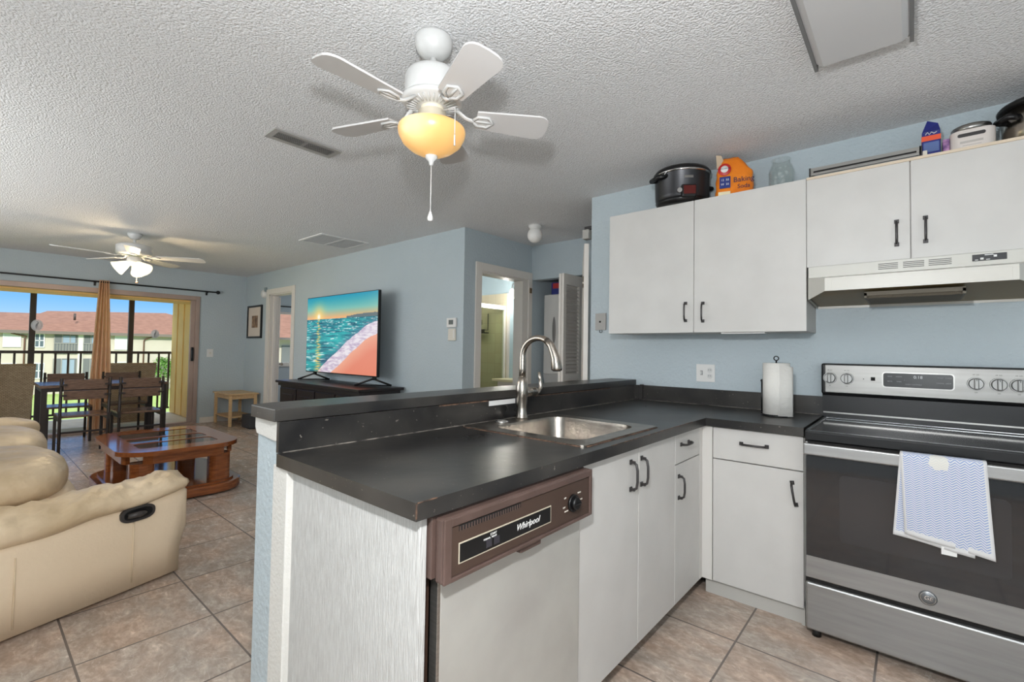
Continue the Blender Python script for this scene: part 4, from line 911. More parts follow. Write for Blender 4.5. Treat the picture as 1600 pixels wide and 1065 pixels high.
# cabinet pulls
def pull(th,parent,c,axis,L,nrm,tilt=0):
    # c centre on the face; axis 'z','x','y'; nrm outward unit vector
    c=Vector(c); n_=Vector(nrm); a=Vector({'z':(0,0,1),'x':(1,0,0),'y':(0,1,0)}[axis]); 
    if tilt: a=(a+n_.cross(a)*tilt).normalized()
    s_=n_.cross(a); m=MB()
    Q=Matrix.Identity(4)
    for i in range(3): Q[i][0]=a[i];Q[i][1]=s_[i];Q[i][2]=n_[i];Q[i][3]=c[i]
    h=L/2
    for sg in (-1,1):
        m.box(sg*h-.009,-.009,0,sg*h+.009,.009,.005,.001,mtx=Q); m.box(sg*h-.005,-.005,.005,sg*h+.005,.005,.020,mtx=Q)
    pts=[Q@Vector((-h,0,.014)),Q@Vector((-h*.86,0,.026)),Q@Vector((-h*.4,0,.030)),Q@Vector((h*.4,0,.030)),Q@Vector((h*.86,0,.026)),Q@Vector((h,0,.014))]
    m.tube(pts,.0052,8); return th.part('handle',m,gray_m,parent=parent)
EX=(1,0,0); NY=(0,-1,0)
def basebox(y0,y1):
    return MB().box(-1.49,y0,.10,XF-.02,y1,.12).box(-1.49,y0,.10,XF-.02,y0+.016,.70).box(-1.49,y1-.016,.10,XF-.02,y1,.70).box(-1.49,y0,.10,-1.48,y1,.70).box(-.93,y0,0,-.915,y1,.10)
# sink base with two doors
t=Thing('sink_base_cabinet','white base cabinet with two tall doors under the sink','cabinet',(-1.17,1.75,0))
t.part('body',basebox(1.337,2.157),mat('carcass_gap_shade',(120,118,115),.6))  # carcass darkened to paint in the shade between the doors
d=t.part('door',B(XF-.019,1.338,.084,XF,1.777,.868,.0015),white_m); pull(t,d,(XF,1.705,.765),'z',.105,EX)
d=t.part('door',B(XF-.019,1.781,.084,XF,2.157,.868,.0015),white_m); pull(t,d,(XF,1.80,.765),'z',.105,EX)
# narrow cabinet in the corner
t=Thing('narrow_base_cabinet','narrow white base cabinet with one drawer over one door in the corner of the L','cabinet',(-1.17,2.3,0))
t.part('body',MB().box(-1.49,2.159,.10,XF-.02,2.50,.12).box(-1.49,2.159,.10,XF-.02,2.175,.868).box(-.93,2.159,0,-.915,2.53,.10),MATS['carcass_gap_shade'])
d=t.part('drawer',B(XF-.019,2.161,.727,XF,2.485,.868,.0015),white_m); pull(t,d,(XF,2.275,.812),'y',.095,EX)
d=t.part('door',B(XF-.019,2.161,.084,XF,2.485,.722,.0015),white_m); pull(t,d,(XF,2.20,.617),'z',.10,EX)
t.part('corner_post',MB().box(XF-.019,2.488,.084,XF,YF,.868).box(XF,YF-.002,.084,-.797,YF+.015,.868),mat('white_post',(212,209,204),.45))
# cabinet left of the stove
t=Thing('stove_side_cabinet','white base cabinet with a wide drawer and one door left of the stove','cabinet',(-.59,2.83,0))
t.part('body',MB().box(-.797,YF+.02,.09,-.388,D-.005,.11).box(-.797,YF+.02,.09,-.781,D-.005,.868).box(-.402,YF+.02,.09,-.388,D-.005,.868).box(-.797,D-.02,.09,-.388,D-.005,.868),side_m)
t.part('toe_kick',MB().box(-.84,YF+.035,0,-.388,YF+.05,.09).box(-.402,YF+.02,0,-.388,YF+.05,.09),mat('grey_white_toe_board',(186,184,178),.6))
d=t.part('drawer',B(-.794,YF,.709,-.390,YF+.019,.868,.0015),white_m); pull(t,d,(-.60,YF,.800),'x',.115,NY,tilt=0)
d=t.part('door',B(-.794,YF,.084,-.390,YF+.019,.704,.0015),white_m); pull(t,d,(-.428,YF,.600),'z',.10,NY,tilt=.16)
# peninsula end panel
grain=mat('white_washed_woodgrain',(198,198,195),.55,var=(178,177,174),vs=16,stretch=(14,14,1.1),bump=.35,bs=22)
single('peninsula_end_panel',B(-1.462,.672,0,-.842,.692,.872,.001),grain,'white-washed woodgrain panel closing the end of the peninsula beside the dishwasher','panel',(-1.15,.686,0))
# dishwasher
t=Thing('dishwasher','old dishwasher with brown control panel and beige steel door','dishwasher',(-1.1,1.03,0))
brown=mat('brown_enamel_panel',(92,74,68),.35,var=(80,64,58),vs=9); brown2=mat('dark_brown_face',(70,54,46),.4)
doorm=mat('beige_steel_door',(192,191,185),.4,.35,var=(180,178,173),vs=5)
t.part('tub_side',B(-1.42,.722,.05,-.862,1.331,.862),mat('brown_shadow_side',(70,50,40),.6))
t.part('door_panel',MB().box(-.862,.732,.105,-.838,1.328,.716,.003),doorm,'stained beige steel door')
t.part('door_edge_trim',MB().box(-.868,.722,.105,-.836,.731,.716,.001),steel_m)
t.part('kick_panel',B(-.91,.722,.0,-.87,1.331,.10),brown2)
cp=MB(); a0,a1,z0,z1,xf=.706,1.336,.720,.866,-.797
cp.box(-.862,a0-.010,z0+.008,-.83,a1,z1+.002,.002)
cp.box(-.83,a0,z0,xf-.006,a1,z1,.005)
cp.box(xf-.008,a0,z0,xf,a0+.024,z1,.003).box(xf-.008,a1-.014,z0,xf,a1,z1,.003).box(xf-.008,a0+.02,z0,xf,a1-.012,z0+.010,.002).box(xf-.008,a0+.02,z1-.022,xf,a1-.012,z1,.004)
cpo=t.part('control_panel',cp,brown)
t.part('panel_face',B(xf-.007,a0+.026,z0+.012,xf-.004,a1-.016,z1-.024),brown2,parent=cpo)
vg=MB().box(xf-.006,.752,.829,xf-.0035,.975,.842); t.part('vent_grille',vg,dark_m,parent=cpo)
s_=MB()
for k in range(24): s_.box(xf-.005,.754+k*.0093,.829,xf-.0022,.757+k*.0093,.8395)
t.part('vent_bars',s_,brown,parent=cpo)
t.part('button_window',MB().box(xf-.0042,.752,.754,xf-.0028,1.112,.802),mat('cream_outline',(190,180,160),.5),parent=cpo)
t.part('button_strip',MB().box(xf-.0038,.755,.757,xf-.0022,1.109,.799),black_m,parent=cpo)
bt=MB()
for k in range(2): bt.box(xf-.0026,.842+k*.028,.763,xf-.0014,.862+k*.028,.782,.0005)
t.part('push_button',bt,mat('dark_button',(52,50,56),.3),parent=cpo)
org=t.loc
text('Whirlpool',.024,(xf-.0018,1.005,.779),(0,1,0),(0,0,1),wpl,cpo,org,'brand_script',shear=.35)
text('START',.008,(xf-.0018,.868,.792),(0,1,0),(0,0,1),wpl,cpo,org); text('NORMAL  HEAVY',.006,(xf-.0018,.856,.785),(0,1,0),(0,0,1),wpl,cpo,org)
for (yy,zz,s__) in ((1.185,.805,'OFF'),(1.262,.806,'WASH'),(1.272,.783,'RINSE'),(1.18,.778,'DRY'),(1.192,.765,'DRAIN'),(1.258,.762,'FILL')):
    text(s__,.0065,(xf-.0035,yy,zz),(0,1,0),(0,0,1),ivory,cpo,org)
k_=MB().cyl((xf-.004,1.225,.783),(xf+.004,1.225,.783),.026,seg=28).cyl((xf+.004,1.225,.783),(xf+.016,1.225,.783),.020,.017,seg=24).box(xf+.016,1.207,.780,xf+.019,1.243,.787,.002)
t.part('dial_knob',k_,black_m,parent=cpo)
t.part('latch',B(-.842,.985,.702,-.806,1.075,.719,.003),brown)
# ------------------------------------------------------------------ stove
t=Thing('electric_stove','stainless steel electric range with black glass top and wide oven door','stove',(.01,2.78,0))
S0,S1=-.372,.392; glass_b=mat('black_ceran_glass',(16,16,17),.08); ovg=mat('black_oven_glass',(34,34,36),.06,spec=.9); enb=mat('black_enamel',(24,24,25),.3)
stst=mat('smudged_stainless',(168,168,167),.42,.85,var=(156,156,155),vs=3,stretch=(1,1,14))
t.part('body',MB().box(S0,2.475,.035,S1,3.09,.885),enb)
t.part('cooktop_glass',B(S0+.012,2.475,.900,S1-.012,3.03,.908,.002),glass_b)
t.part('cooktop_frame',MB().box(S0,2.442,.868,S1,2.476,.910,.005).box(S0,2.47,.885,S0+.013,3.05,.912,.002).box(S1-.013,2.47,.885,S1,3.05,.912,.002).box(S0+.013,3.02,.89,S1-.013,3.06,.915,.003),enb)
t.part('cooktop_trim',MB().box(S0+.010,2.474,.9088,S1-.010,2.478,.9108).box(S0+.012,3.016,.912,S1-.012,3.02,.9145),chrome)
# backguard: black base, stainless console
bgm=MB(); bgm.prism([(3.055,.915),(3.125,.915),(3.125,1.20),(3.075,1.20),(3.066,1.04),(3.055,1.03)],'x',S0-.008+.0,S1+.0)
bg_=t.part('backguard',bgm,enb)
t.part('backguard_trim',B(S0-.004,3.050,.935,S1,3.058,.942),steel_m,parent=bg_)
pf=3.048
t.part('console_frame',B(S0-.014,pf+.004,1.036,S1+.006,3.115,1.203,.010),enb)
con=t.part('console_panel',B(S0+.004,pf-.002,1.046,S1-.004,pf+.01,1.196,.003),mat('console_stainless',(150,149,146),.4,.85,var=(138,137,134),vs=3,stretch=(1,1,14)))
m=MB(); m.prism(rrect(-.122,1.088,.150,1.166,.014,4),'y',pf-.006,pf-.001); t.part('display_bezel',m,steel_m,parent=con)
m=MB(); m.prism(rrect(-.117,1.092,.145,1.162,.011,4),'y',pf-.008,pf-.003); t.part('display_window',m,mat('grey_display_glass',(74,74,74),.15),parent=con)
o_=t.loc
text('0:18',.020,(.018,pf-.009,1.144),(1,0,0),(0,0,1),mat('display_digits',(200,204,204),.4),con,o_,'clock_digits')
pg=mat('panel_print_grey',(150,152,152),.5)
for k,(xx,zz,s__) in enumerate(((-.09,1.145,'BAKE'),(-.09,1.12,'BROIL'),(-.055,1.145,'CLEAN'),(-.055,1.12,'TIMER'),(.10,1.145,'START'),(.128,1.145,'CLOCK'),(.10,1.12,'CANCEL'),(.128,1.12,'LIGHT'),(.0,1.108,'OVEN CONTROLS'),(-.03,1.128,'+  -'))):
    text(s__,.0075,(xx,pf-.009,zz),(1,0,0),(0,0,1),pg,con,o_)
t.part('indicator_light',MB().box(-.200,pf-.004,1.124,-.196,pf-.001,1.128),dark_m,parent=con); t.part('indicator_square',B(-.168,pf-.005,1.119,-.150,pf-.001,1.137,.001),dark_m,parent=con)
for kx in (-.345,-.270,.222,.297,.360):
    kb=MB().cyl((kx,pf-.002,1.125),(kx,pf-.010,1.125),.031,.030,28).cyl((kx,pf-.010,1.125),(kx,pf-.022,1.125),.027,.023,28).box(kx-.008,pf-.040,1.100,kx+.008,pf-.018,1.150,.004)
    kk=t.part('knob',kb,mat('knob_steel',(150,150,148),.42,.75)); t.part('knob_mark',B(kx-.001,pf-.0412,1.139,kx+.001,pf-.0398,1.147),dark_m,parent=kk)
    text('HI  LO',.0075,(kx,pf-.0022,1.167),(1,0,0),(0,0,1),dark_m,con,o_); text('OFF',.006,(kx,pf-.0022,1.084),(1,0,0),(0,0,1),dark_m,con,o_)
# oven door
od=t.part('oven_door',B(S0,2.452,.265,S1,2.474,.862,.004),stst)
t.part('door_glass',B(S0+.004,2.4485,.362,S1-.004,2.453,.803,.001),ovg,parent=od)
m=MB(); m.prism(rrect(-.245,.45,.265,.735,.02,4),'y',2.4478,2.4486); t.part('viewing_window',m,mat('oven_window_inner',(46,46,48),.10,spec=.8),parent=od)
t.part('door_vent_gap',B(S0+.01,2.450,.845,S1-.01,2.453,.865),dark_m,parent=od)
hm=MB(); hm.box(S0,2.398,.812,S1,2.414,.862,.006,3); hm.box(S0+.005,2.412,.822,S0+.03,2.452,.852).box(S1-.03,2.412,.822,S1-.005,2.452,.852)
t.part('oven_handle',hm,stst,parent=od)
m=MB(); m.lathe([(0,.003),(.026,.003),(.028,0),(0,0)],(.037,2.452,.312),32,Matrix.Rotation(PI/2,4,'X')); em=t.part('round_emblem',m,mat('emblem_grey',(120,122,124),.35,.6),parent=od)
m=MB(); m.lathe([(.0215,.0042),(.0235,.0042),(.0235,.003),(.0215,.003),(.0215,.0042)],(.037,2.452,.312),32,Matrix.Rotation(PI/2,4,'X')); t.part('emblem_ring',m,chrome,parent=em)
text('GE',.022,(.037,2.4485,.312),(1,0,0),(0,0,1),chrome,em,o_,'emblem_monogram',shear=.25)
dr=t.part('drawer_front',B(S0,2.452,.040,S1,2.476,.245,.008),stst); t.part('drawer_gap',B(S0+.01,2.47,.245,S1-.01,2.478,.265),dark_m)
for a in (S0+.035,S1-.035):
    for b_ in (2.50,3.0): t.part('foot',MB().cyl((a,b_,0),(a,b_,.036),.018,seg=14),black_m)
# ------------------------------------------------------------------ dish towel
tw=bpy.data.materials.new('herringbone_towel'); tw.use_nodes=True; n=tw.node_tree; b=n.nodes['Principled BSDF']; b.inputs['Roughness'].default_value=.9
L=n.links.new; tcn=n.nodes.new('ShaderNodeUVMap'); sx_=n.nodes.new('ShaderNodeSeparateXYZ'); L(tcn.outputs[0],sx_.inputs[0])
def mth(op,a,b_=None,c_=None):
    q=n.nodes.new('ShaderNodeMath'); q.operation=op
    for i,v in enumerate((a,b_,c_)):
        if v is None: continue
        if isinstance(v,(int,float)): q.inputs[i].default_value=v
        else: L(v,q.inputs[i])
    return q.outputs[0]
pp=mth('PINGPONG',sx_.outputs[0],.0135); zz=mth('MULTIPLY_ADD',pp,.75,sx_.outputs[1]); sn=mth('SINE',mth('MULTIPLY',zz,2*PI/.0088)); gt=mth('GREATER_THAN',sn,.0)
hem=mth('GREATER_THAN',sx_.outputs[1],.020); side_=mth('MULTIPLY',mth('GREATER_THAN',sx_.outputs[0],.008),mth('LESS_THAN',sx_.outputs[0],.240)); fac=mth('MULTIPLY',mth('MULTIPLY',gt,hem),side_)
dv1=n.nodes.new('ShaderNodeVectorMath'); dv1.operation='DISTANCE'; L(tcn.outputs[0],dv1.inputs[0]); dv1.inputs[1].default_value=(.115,.305,0)
nzx=n.nodes.new('ShaderNodeTexNoise'); nzx.inputs['Scale'].default_value=60; L(tcn.outputs[0],nzx.inputs['Vector'])
stn=mth('LESS_THAN',mth('MULTIPLY_ADD',nzx.outputs['Fac'],.02,dv1.outputs['Value']),.040)
mxa=n.nodes.new('ShaderNodeMix'); mxa.data_type='RGBA'; L(fac,mxa.inputs['Factor']); mxa.inputs['A'].default_value=lin((210,210,210))+(1,); mxa.inputs['B'].default_value=lin((142,160,198))+(1,)
mxb=n.nodes.new('ShaderNodeMix'); mxb.data_type='RGBA'; L(mth('MULTIPLY',stn,.85),mxb.inputs['Factor']); L(mxa.outputs['Result'],mxb.inputs['A']); mxb.inputs['B'].default_value=lin((216,214,204))+(1,)
L(mxb.outputs['Result'],b.inputs['Base Color'])
t=Thing('dish_towel','blue and white herringbone dish towel hanging over the oven handle','towel',(.08,2.40,.53))
def cloth(name,x0t,x1t,x0b,x1b,ztop,zb0,zb1,y,back=False,seed=0,mat_=tw):
    NXc,NZc=22,30; t_=bmesh.new(); uv=t_.loops.layers.uv.new('UVMap'); rows=[]; U={}
    path=[]  # over the handle
    for j in range(NZc+1):
        f=j/NZc; row=[]
        for i in range(NXc+1):
            g_=i/NXc; zb=zb0+(zb1-zb0)*g_
            xx=(x0t+(x1t-x0t)*g_)*(1-f)+(x0b+(x1b-x0b)*g_)*f
            if f<.08:
                q=f/.08; a=PI*.5*(1-q); 
                yy=2.406-(2.406-y)*math.cos(a); zz_=ztop-.009+.009*math.sin(a)+.003
            else:
                zz_=ztop-.009-(ztop-.009-zb)*((f-.08)/.92); yy=y-.004*math.sin(g_*7+seed)*f-.003*math.sin(f*5+g_*3)
            v=t_.verts.new((xx,yy,zz_)); row.append(v); U[v]=(g_*.25,(1-f)*(ztop-min(zb0,zb1)))
        rows.append(row)
    for A,Bq in zip(rows,rows[1:]):
        for i in range(NXc):
            f_=t_.faces.new((A[i],A[i+1],Bq[i+1],Bq[i])); f_.smooth=True
            for lp in f_.loops: lp[uv].uv=U[lp.vert]
    me=bpy.data.meshes.new(name); bmesh.ops.translate(t_,vec=-t.loc,verts=t_.verts); t_.to_mesh(me); t_.free(); me.materials.append(mat_)
    o=bpy.data.objects.new(name,me); C.objects.link(o); o.parent=t.o; md=o.modifiers.new('s','SOLIDIFY'); md.thickness=.003; return o
cloth('front_fold',-.042,.198,-.030,.218,.870,.560,.528,2.386)
cloth('under_fold',-.042,.18,-.066,.165,.866,.548,.522,2.3935,seed=2)
t.part('back_fold',B(-.03,2.4175,.58,.17,2.421,.862),mat('cream_towel_back',(224,220,206),.9))
t.part('care_tag',B(.075,2.388,.512,.118,2.389,.540),mat('white_tag',(228,228,226),.8))
# ------------------------------------------------------------------ range hood
t=Thing('range_hood','off-white range hood with vent slots under the short wall cabinets','range hood',(0,2.9,1.50))
hw=mat('ivory_hood_enamel',(202,200,192),.35); HX=.408
t.part('top_band',B(-HX,2.800,1.640,HX,3.13,1.697,.002),hw)
lipT=[(-HX,3.13),(-HX,2.795),(-.318,2.640),(.318,2.640),(HX,2.795),(HX,3.13)]
m=MB(); 
zt_={0:1.642,1:1.640,2:1.614,3:1.614,4:1.640,5:1.642}; zb_={0:1.508,1:1.528,2:1.552,3:1.552,4:1.528,5:1.508}
TT=[(p[0],p[1],zt_[i]) for i,p in enumerate(lipT)]; BB=[(p[0],p[1],zb_[i]) for i,p in enumerate(lipT)]
m.loft([BB,TT],caps=False,smooth=False)
quadmesh(m,[(-HX,2.80,1.642),(HX,2.80,1.642),(.318,2.640,1.614),(-.318,2.640,1.614),(HX,2.795,1.640),(-HX,2.795,1.640)],[(0,1,2,3),(1,4,2),(0,3,5)])
quadmesh(m,[(-HX,2.80,1.642),(-HX,3.13,1.642),(HX,3.13,1.642),(HX,2.80,1.642)],[(0,1,2,3)])
t.part('canopy',m,hw)
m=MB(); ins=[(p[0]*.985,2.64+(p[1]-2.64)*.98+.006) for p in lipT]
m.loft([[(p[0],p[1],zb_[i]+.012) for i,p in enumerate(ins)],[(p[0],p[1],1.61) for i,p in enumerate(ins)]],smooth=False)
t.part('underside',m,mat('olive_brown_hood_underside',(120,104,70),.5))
t.part('canopy_lip_panel',B(-.29,2.6385,1.560,.30,2.6402,1.605,.0005),hw)
fl=t.part('grease_filter',MB().box(-.165,2.72,1.514,.165,3.02,1.528,.002),mat('filter_mesh',(112,104,90),.7,.2,bump=1,bs=300))
t.part('filter_frame',MB().box(-.172,2.712,1.527,.172,2.716,1.545).box(-.172,2.712,1.516,-.162,3.03,1.54).box(.162,2.712,1.516,.172,3.03,1.54),mat('filter_frame_grey',(104,98,86),.7),parent=fl)
for (a,b_) in ((-.123,-.050),(-.032,.042),(.057,.133)):
    m=MB()
    for k in range(4): m.box(a,2.7985,1.657+k*.008,b_,2.8005,1.660+k*.008)
    t.part('vent_slots',m,mat('slot_dark',(96,94,90),.6))
sw=t.part('switch_panel',B(.198,2.797,1.660,.302,2.8,1.688,.001),mat('hood_switch_black',(38,38,40),.4)); 
t.part('switch_marks',MB().box(.236,2.7962,1.682,.262,2.797,1.6855).box(.206,2.7962,1.663,.216,2.797,1.666).box(.240,2.7962,1.663,.252,2.797,1.666),wpl,parent=sw)
t.part('switch_knob',MB().box(.222,2.790,1.664,.232,2.797,1.672).box(.262,2.790,1.672,.272,2.797,1.681),wpl,parent=sw)
# ------------------------------------------------------------------ wall cabinets
YU=D-.325
t=Thing('tall_wall_cabinet','tall two-door white wall cabinet left of the stove','wall cabinet',(-.99,2.98,1.37))
t.part('body',MB().box(-1.563,YU+.02,1.372,-.4204,D-.002,2.163),side_m)
d=t.part('door',B(-1.565,YU,1.370,-.999,YU+.019,2.165,.0015),white_m); pull(t,d,(-1.045,YU,1.495),'z',.105,NY)
d=t.part('door',B(-.996,YU,1.370,-.4184,YU+.019,2.165,.0015),white_m); pull(t,d,(-.943,YU,1.490),'z',.105,NY)
t.part('bottom_light_strip',B(-.85,YU+.03,1.362,-.62,YU+.07,1.370),wpl)
t=Thing('short_wall_cabinet','short two-door white wall cabinet above the range hood','wall cabinet',(.0,2.98,1.70))
t.part('body',MB().box(-.4164,YU+.02,1.700,.64,D-.002,2.155),side_m)
t.part('top_board',B(-.4164,YU-.004,2.155,.642,D-.002,2.168,.001),mat('raw_cream_board',(214,198,176),.7))
d=t.part('door',B(-.4164,YU,1.699,-.0055,YU+.019,2.155,.0015),white_m); pull(t,d,(-.054,YU,1.824),'z',.108,NY)
d=t.part('door',B(-.0015,YU,1.699,.412,YU+.019,2.155,.0015),white_m); pull(t,d,(.048,YU,1.826),'z',.108,NY)
t.part('end_filler',B(.415,YU,1.699,.64,YU+.019,2.155,.0015),white_m)
# ------------------------------------------------------------------ things on top of the cabinets
t=Thing('slow_cooker','black round slow cooker with latched lid on the left wall cabinet','slow cooker',(-1.10,2.93,2.165))
sc=mat('charcoal_cooker_metal',(66,66,68),.35,.7); cxx,cyy=-1.115,2.925
t.part('body',MB().lathe([(0,.012),(.13,.012),(.155,.03),(.162,.06),(.165,.19),(.168,.195),(0,.195)],(cxx,cyy,2.165),40),sc)
t.part('base_ring',MB().lathe([(.12,.0),(.145,.0),(.152,.02),(.16,.034),(.13,.034),(.12,0)],(cxx,cyy,2.165),40),black_m)
t.part('rim_band',MB().lathe([(.166,.190),(.172,.194),(.172,.200),(.165,.202)],(cxx,cyy,2.165),40),chrome)
ld=t.part('lid',MB().lathe([(.172,.200),(.174,.210),(.160,.228),(.10,.243),(0,.248),(0,.20),(.172,.2)],(cxx,cyy,2.165),40),black_m)
t.part('lid_knob',MB().lathe([(0,.02),(.03,.018),(.036,.008),(.02,0),(0,0)],(cxx+.0,cyy-.03,2.410),20),black_m,parent=ld)
def at(cx,cy,a,r,z): a=math.radians(a); return (cx+r*math.cos(a),cy+r*math.sin(a),z)
t.part('side_handle',MB().tube([at(cxx,cyy,228,.150,2.335),at(cxx,cyy,224,.195,2.330),at(cxx,cyy,248,.198,2.330),at(cxx,cyy,258,.155,2.335)],.016,8),black_m)
t.part('side_handle',MB().tube([at(cxx,cyy,40,.150,2.30),at(cxx,cyy,44,.195,2.30),at(cxx,cyy,64,.195,2.30),at(cxx,cyy,68,.15,2.30)],.014,8),black_m)
t.part('wire_latch',MB().tube([at(cxx,cyy,255,.178,2.335),at(cxx,cyy,262,.168,2.37),at(cxx,cyy,268,.13,2.405)],.0028,6),chrome)
q=Matrix.Translation((cxx,cyy,0))@Matrix.Rotation(math.radians(305),4,'Z')
cpn=t.part('control_box',B(.145,-.045,2.185,.182,.045,2.262,.012,mtx=q),black_m); t.part('control_display',B(.181,-.034,2.20,.184,.036,2.25,.001,mtx=q),mat('dark_red_display',(92,30,26),.2),parent=cpn)
t.part('control_knob',MB().cyl(q@Vector((.165,-.055,2.222)),q@Vector((.187,-.058,2.222)),.014),chrome,parent=cpn)
t.part('maker_badge',B(.1655,-.026,2.303,.1675,.026,2.318,.001,mtx=q),steel_m)
# baking soda bag
t=Thing('baking_soda_bag','orange baking soda bag with folded top on the wall cabinet','bag',(-.80,2.92,2.165)); t.local=True
org_m=mat('orange_plastic_bag',(238,136,34),.35,var=(226,120,26),vs=12,bump=.35,bs=18)
m=MB(); secs=[]
for k in range(17):
    f=k/16; z=.245*f; w_=.105*(1-.12*f) if f<.62 else .105*(.926-.55*(f-.62)/.38); d_=.052*(1-f)**.45+.006; tilt=.0 if f<.6 else -.02*(f-.6)/.4
    sec=[]
    for j in range(28):
        a=2*PI*j/28; ca,sa=math.cos(a),math.sin(a)
        sec.append((w_*math.copysign(abs(ca)**.5,ca)+tilt+.003*math.sin(z*90+j),d_*math.copysign(abs(sa)**.8,sa)+.003*math.sin(z*70+j*2),z))
    secs.append(sec)
m.loft(secs); t.part('bag_body',m,org_m)
t.part('folded_spout',MB().prism([(-.095,.185),(-.05,.205),(-.07,.262),(-.10,.27)],'y',-.015,-.005),mat('clear_plastic_fold',(196,176,150),.3))
t.o.location=(-.80,2.925,2.166); t.o.rotation_euler=(0,0,math.radians(14))
m=MB(); m.lathe([(0,.003),(.033,.002),(.036,0)],(-.052,-.046,.165),24,Matrix.Rotation(PI/2,4,'X')); rl=t.part('round_label',m,mat('label_red',(186,36,34),.4))
m=MB(); m.lathe([(0,.0045),(.020,.004),(.022,0)],(-.052,-.046,.167),24,Matrix.Rotation(PI/2,4,'X')); t.part('label_centre',m,wpl,parent=rl)
pb=t.part('blue_label',B(-.078,-.0605,.050,-.020,-.0545,.118,.001),mat('label_navy',(26,48,120),.4))
z0_=Vector((0,0,0))
text('12  50',.017,(-.049,-.061,.098),(1,0,0),(0,0,1),wpl,pb,z0_); text('99  30',.017,(-.049,-.061,.072),(1,0,0),(0,0,1),wpl,pb,z0_)
text('ARM & HAMMER',.0085,(-.052,-.0515,.169),(1,0,0),(0,0,1),mat('print_navy',(24,30,72),.5),rl,z0_)
tx=text('Baking',.042,(.050,-.0625,.090),(1,0,0),(0,0,1),MATS['print_navy'],t.o,z0_,'bag_lettering'); text('Soda',.034,(.050,-.0625,.050),(1,0,0),(0,0,1),MATS['print_navy'],t.o,z0_,'bag_lettering')
t.part('cream_label',B(-.085,-.0600,.008,-.02,-.056,.030,.001),mat('label_cream',(234,222,186),.5))
# glass jar
t=Thing('glass_jar','empty clear glass jar on the wall cabinet beside the orange bag','jar',(-.555,2.93,2.165))
t.part('jar_body',MB().lathe([(0,0),(.052,.0),(.062,.012),(.064,.10),(.052,.135),(.045,.145),(.045,.165),(.048,.167),(.048,.172),(.041,.172),(.041,.145),(.048,.132),(.059,.10),(.057,.014),(.0,.006)],(-.555,2.93,2.166),32),jar_m)
# flat tray frame
t=Thing('metal_tray','long flat silver-edged metal tray lying on the short wall cabinet','tray',(-.17,2.95,2.168))
t.part('pan',B(-.398,2.875,2.172,.030,3.11,2.176),steel_m); t.part('front_rail',MB().box(-.405,2.845,2.185,.035,2.853,2.222).box(-.405,2.846,2.216,.035,2.87,2.224),steel_m); t.part('side_rail',B(-.41,2.845,2.169,-.402,3.11,2.226),gray_m); t.part('side_rail',B(.03,2.845,2.169,.04,3.11,2.226),gray_m); t.part('inner_shadow_strip',B(-.39,2.8435,2.198,.02,2.8452,2.206),dark_m)
for a in (.045,): t.part('end_clip',B(.041,2.845,2.169,.058,2.885,2.20,.003),ivory)
# boxes
t=Thing('food_box','blue and orange cardboard box with torn open top on the short wall cabinet','box',(.075,2.93,2.168))
m=MB().box(.040,2.895,2.169,.105,2.955,2.300,.002); t.part('carton',m,mat('carton_navy',(36,44,122),.45))
t.part('orange_band',B(.0385,2.8935,2.258,.1065,2.9565,2.282),mat('carton_orange',(226,88,54),.45)); t.part('front_label',B(.046,2.8930,2.205,.100,2.8948,2.25),mat('carton_label_blue',(90,110,160),.5)); t.part('red_corner',B(.046,2.8930,2.171,.085,2.8948,2.192),mat('carton_red2',(206,52,56),.5))
m=MB(); quadmesh(m,[(.040,2.955,2.300),(.105,2.955,2.300),(.098,2.925,2.345),(.060,2.925,2.365),(.040,2.895,2.300),(.105,2.895,2.300)],[(4,5,2,3),(0,4,3),(1,2,5)]); t.part('torn_flap',m,MATS['carton_navy'])
t.part('white_script_mark',MB().tube([(.052,2.893,2.288),(.060,2.892,2.298),(.066,2.893,2.287),(.074,2.892,2.297),(.082,2.893,2.289),(.092,2.892,2.294)],.0022,5),wpl)
single('small_box',B(.112,2.88,2.169,.135,2.94,2.245,.002),mat('carton_purple',(84,52,112),.5,var=(200,150,190),vs=30),'tiny purple and white box between the blue box and the steel cooker','box',(.123,2.91,2.169))
# white steel cooker
t=Thing('rice_cooker','white cooker with steel rim and dark badge on the short wall cabinet','cooker',(.205,2.94,2.168))
t.part('housing',MB().prism(rrect(.135,2.855,.285,3.03,.04,6),'z',2.169,2.262,.005),mat('cooker_white',(214,206,200),.35))
t.part('steel_rim',MB().lathe([(0,.098),(.062,.098),(.068,.125),(.066,.125),(.0,.125)],(.21,2.943,2.165),36,sy=1.15),steel_m)
m=MB(); m.prism(rrect(.160,2.228,.250,2.243,.007,5),'y',2.852,2.856); t.part('badge',m,gray_m)
t.part('raised_mark',MB().box(.168,2.8535,2.200,.242,2.8552,2.209).box(.176,2.8535,2.188,.236,2.8552,2.190),mat('pale_mark',(184,178,172),.4))
# stock pot
t=Thing('stock_pot','large steel pot with black lid rim and side handle at the right edge','pot',(.42,2.97,2.168))
t.part('pot_body',MB().lathe([(0,0),(.125,0),(.135,.01),(.138,.15),(.0,.15)],(.445,2.965,2.169),40),steelh)
t.part('rim',MB().lathe([(.132,.150),(.150,.152),(.153,.165),(.145,.176),(0,.182),(0,.16),(.13,.15)],(.445,2.965,2.169),40),black_m)
t.part('side_handle',MB().tube([at(.445,2.965,200,.13,2.272),at(.445,2.965,200,.165,2.276),at(.445,2.965,222,.168,2.276),at(.445,2.965,226,.13,2.272)],.014,8),black_m)
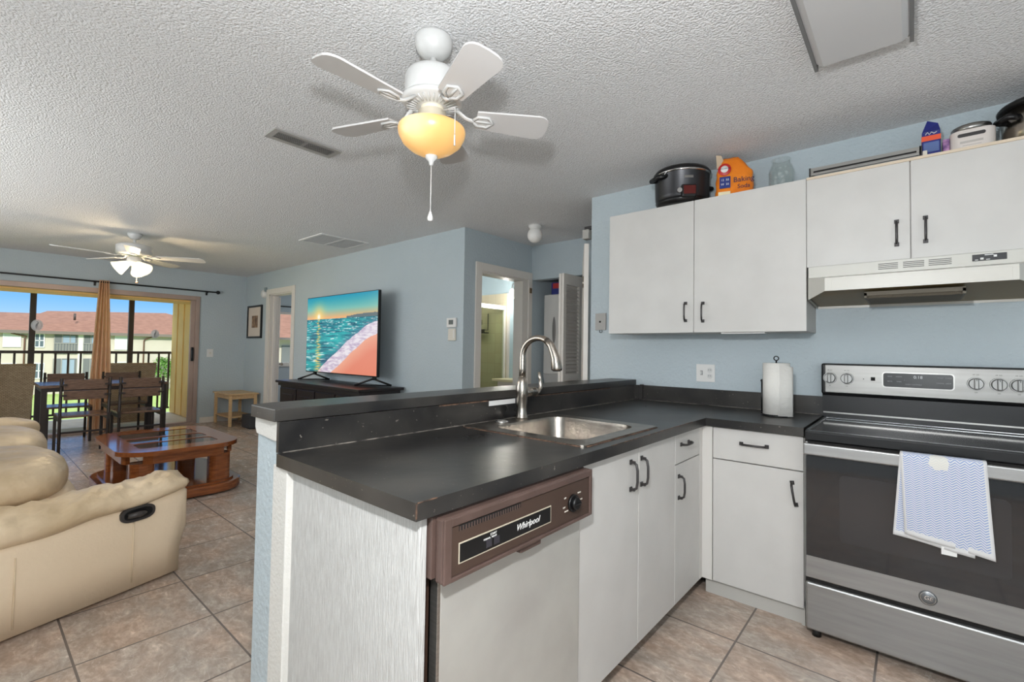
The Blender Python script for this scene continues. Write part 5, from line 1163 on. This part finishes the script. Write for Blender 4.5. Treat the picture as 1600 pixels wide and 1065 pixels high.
# ------------------------------------------------------------------ on the wall and counter
t=Thing('outlet_plate','white double plate with a switch and an outlet on the wall between counter and cabinets','outlet',(-1.03,D,1.12))
t.part('plate',B(-1.092,D-.006,1.062,-.974,D,1.176,.002),wpl)
for zz_ in (1.100,1.138): 
    oo=t.part('socket',MB().cyl((-1.005,D-.0085,zz_),(-1.005,D-.005,zz_),.0165,seg=20),mat('socket_white',(206,206,204),.4)); t.part('slots',MB().box(-1.012,D-.0092,zz_-.002,-1.010,D-.008,zz_+.007).box(-1.001,D-.0092,zz_-.002,-.999,D-.008,zz_+.007),dark_m,parent=oo)
t.part('toggle',B(-1.062,D-.018,1.110,-1.054,D-.005,1.130,.001),MATS['socket_white']); t.part('toggle_slot',B(-1.066,D-.0068,1.105,-1.050,D-.0055,1.135),mat('slot_grey',(150,150,148),.5))
t=Thing('wall_jack_box','grey wall box with a dark button and small ring left of the cabinets','wall box',(-1.81,D,1.47))
t.part('plate',B(-1.856,D-.014,1.412,-1.766,D,1.54,.003),mat('grey_beige_plastic',(166,164,160),.5)); t.part('button',MB().cyl((-1.813,D-.018,1.475),(-1.813,D-.013,1.475),.007),dark_m); t.part('ring',MB().lathe([(.010,-.0015),(.013,-.0015),(.013,.0015),(.010,.0015),(.010,-.0015)],(-1.811,D-.006,1.403),18,Matrix.Rotation(PI/2,4,'X')),gray_m)
t=Thing('towel_roll_holder','black wire paper towel stand beside the stove','holder',(-.57,2.874,.915))
t.part('base_ring',MB().lathe([(.070,0),(.076,0),(.076,.005),(.070,.005),(.070,0)],(-.57,2.874,.915),32),black_m); t.part('post',MB().cyl((-.57,2.874,.915),(-.57,2.874,1.213),.004,seg=8).box(-.64,2.872,.915,-.50,2.876,.919),black_m)
t.part('side_arm',MB().cyl((-.648,2.905,.915),(-.648,2.905,1.095),.0045,seg=8).sph((-.648,2.905,1.10),.008,10).sph((-.648,2.905,.925),.007,10),black_m)
t.part('top_ring',MB().lathe([(.009,-.003),(.014,-.003),(.014,.003),(.009,.003),(.009,-.003)],(-.57,2.874,1.226),18,Matrix.Rotation(PI/2,4,'X')),black_m)
t=Thing('paper_towel_roll','white paper towel roll standing on the black stand beside the stove','paper towel',(-.57,2.874,.925))
ptm=mat('paper_towel_white',(222,220,214),.9,bump=.3,bs=60)
t.part('roll',MB().cyl((-.57,2.874,.924),(-.57,2.874,1.200),.066,seg=40),ptm)
m=MB(); secs=[]
for k in range(10):
    f=k/9; a=-1.25+f*.9; r_=.067+.0*f; x_=-.57+r_*math.cos(a)+.03*max(0,f-.3); y_=2.874+r_*math.sin(a)
    secs.append([(x_,y_,1.200-.02*f),(x_,y_,.905+.013)])
m.loft([[(s_[0]),(s_[1])] for s_ in secs],caps=False,closed=False); ls=t.part('loose_sheet',m,ptm); md=ls.modifiers.new('s','SOLIDIFY'); md.thickness=.0012
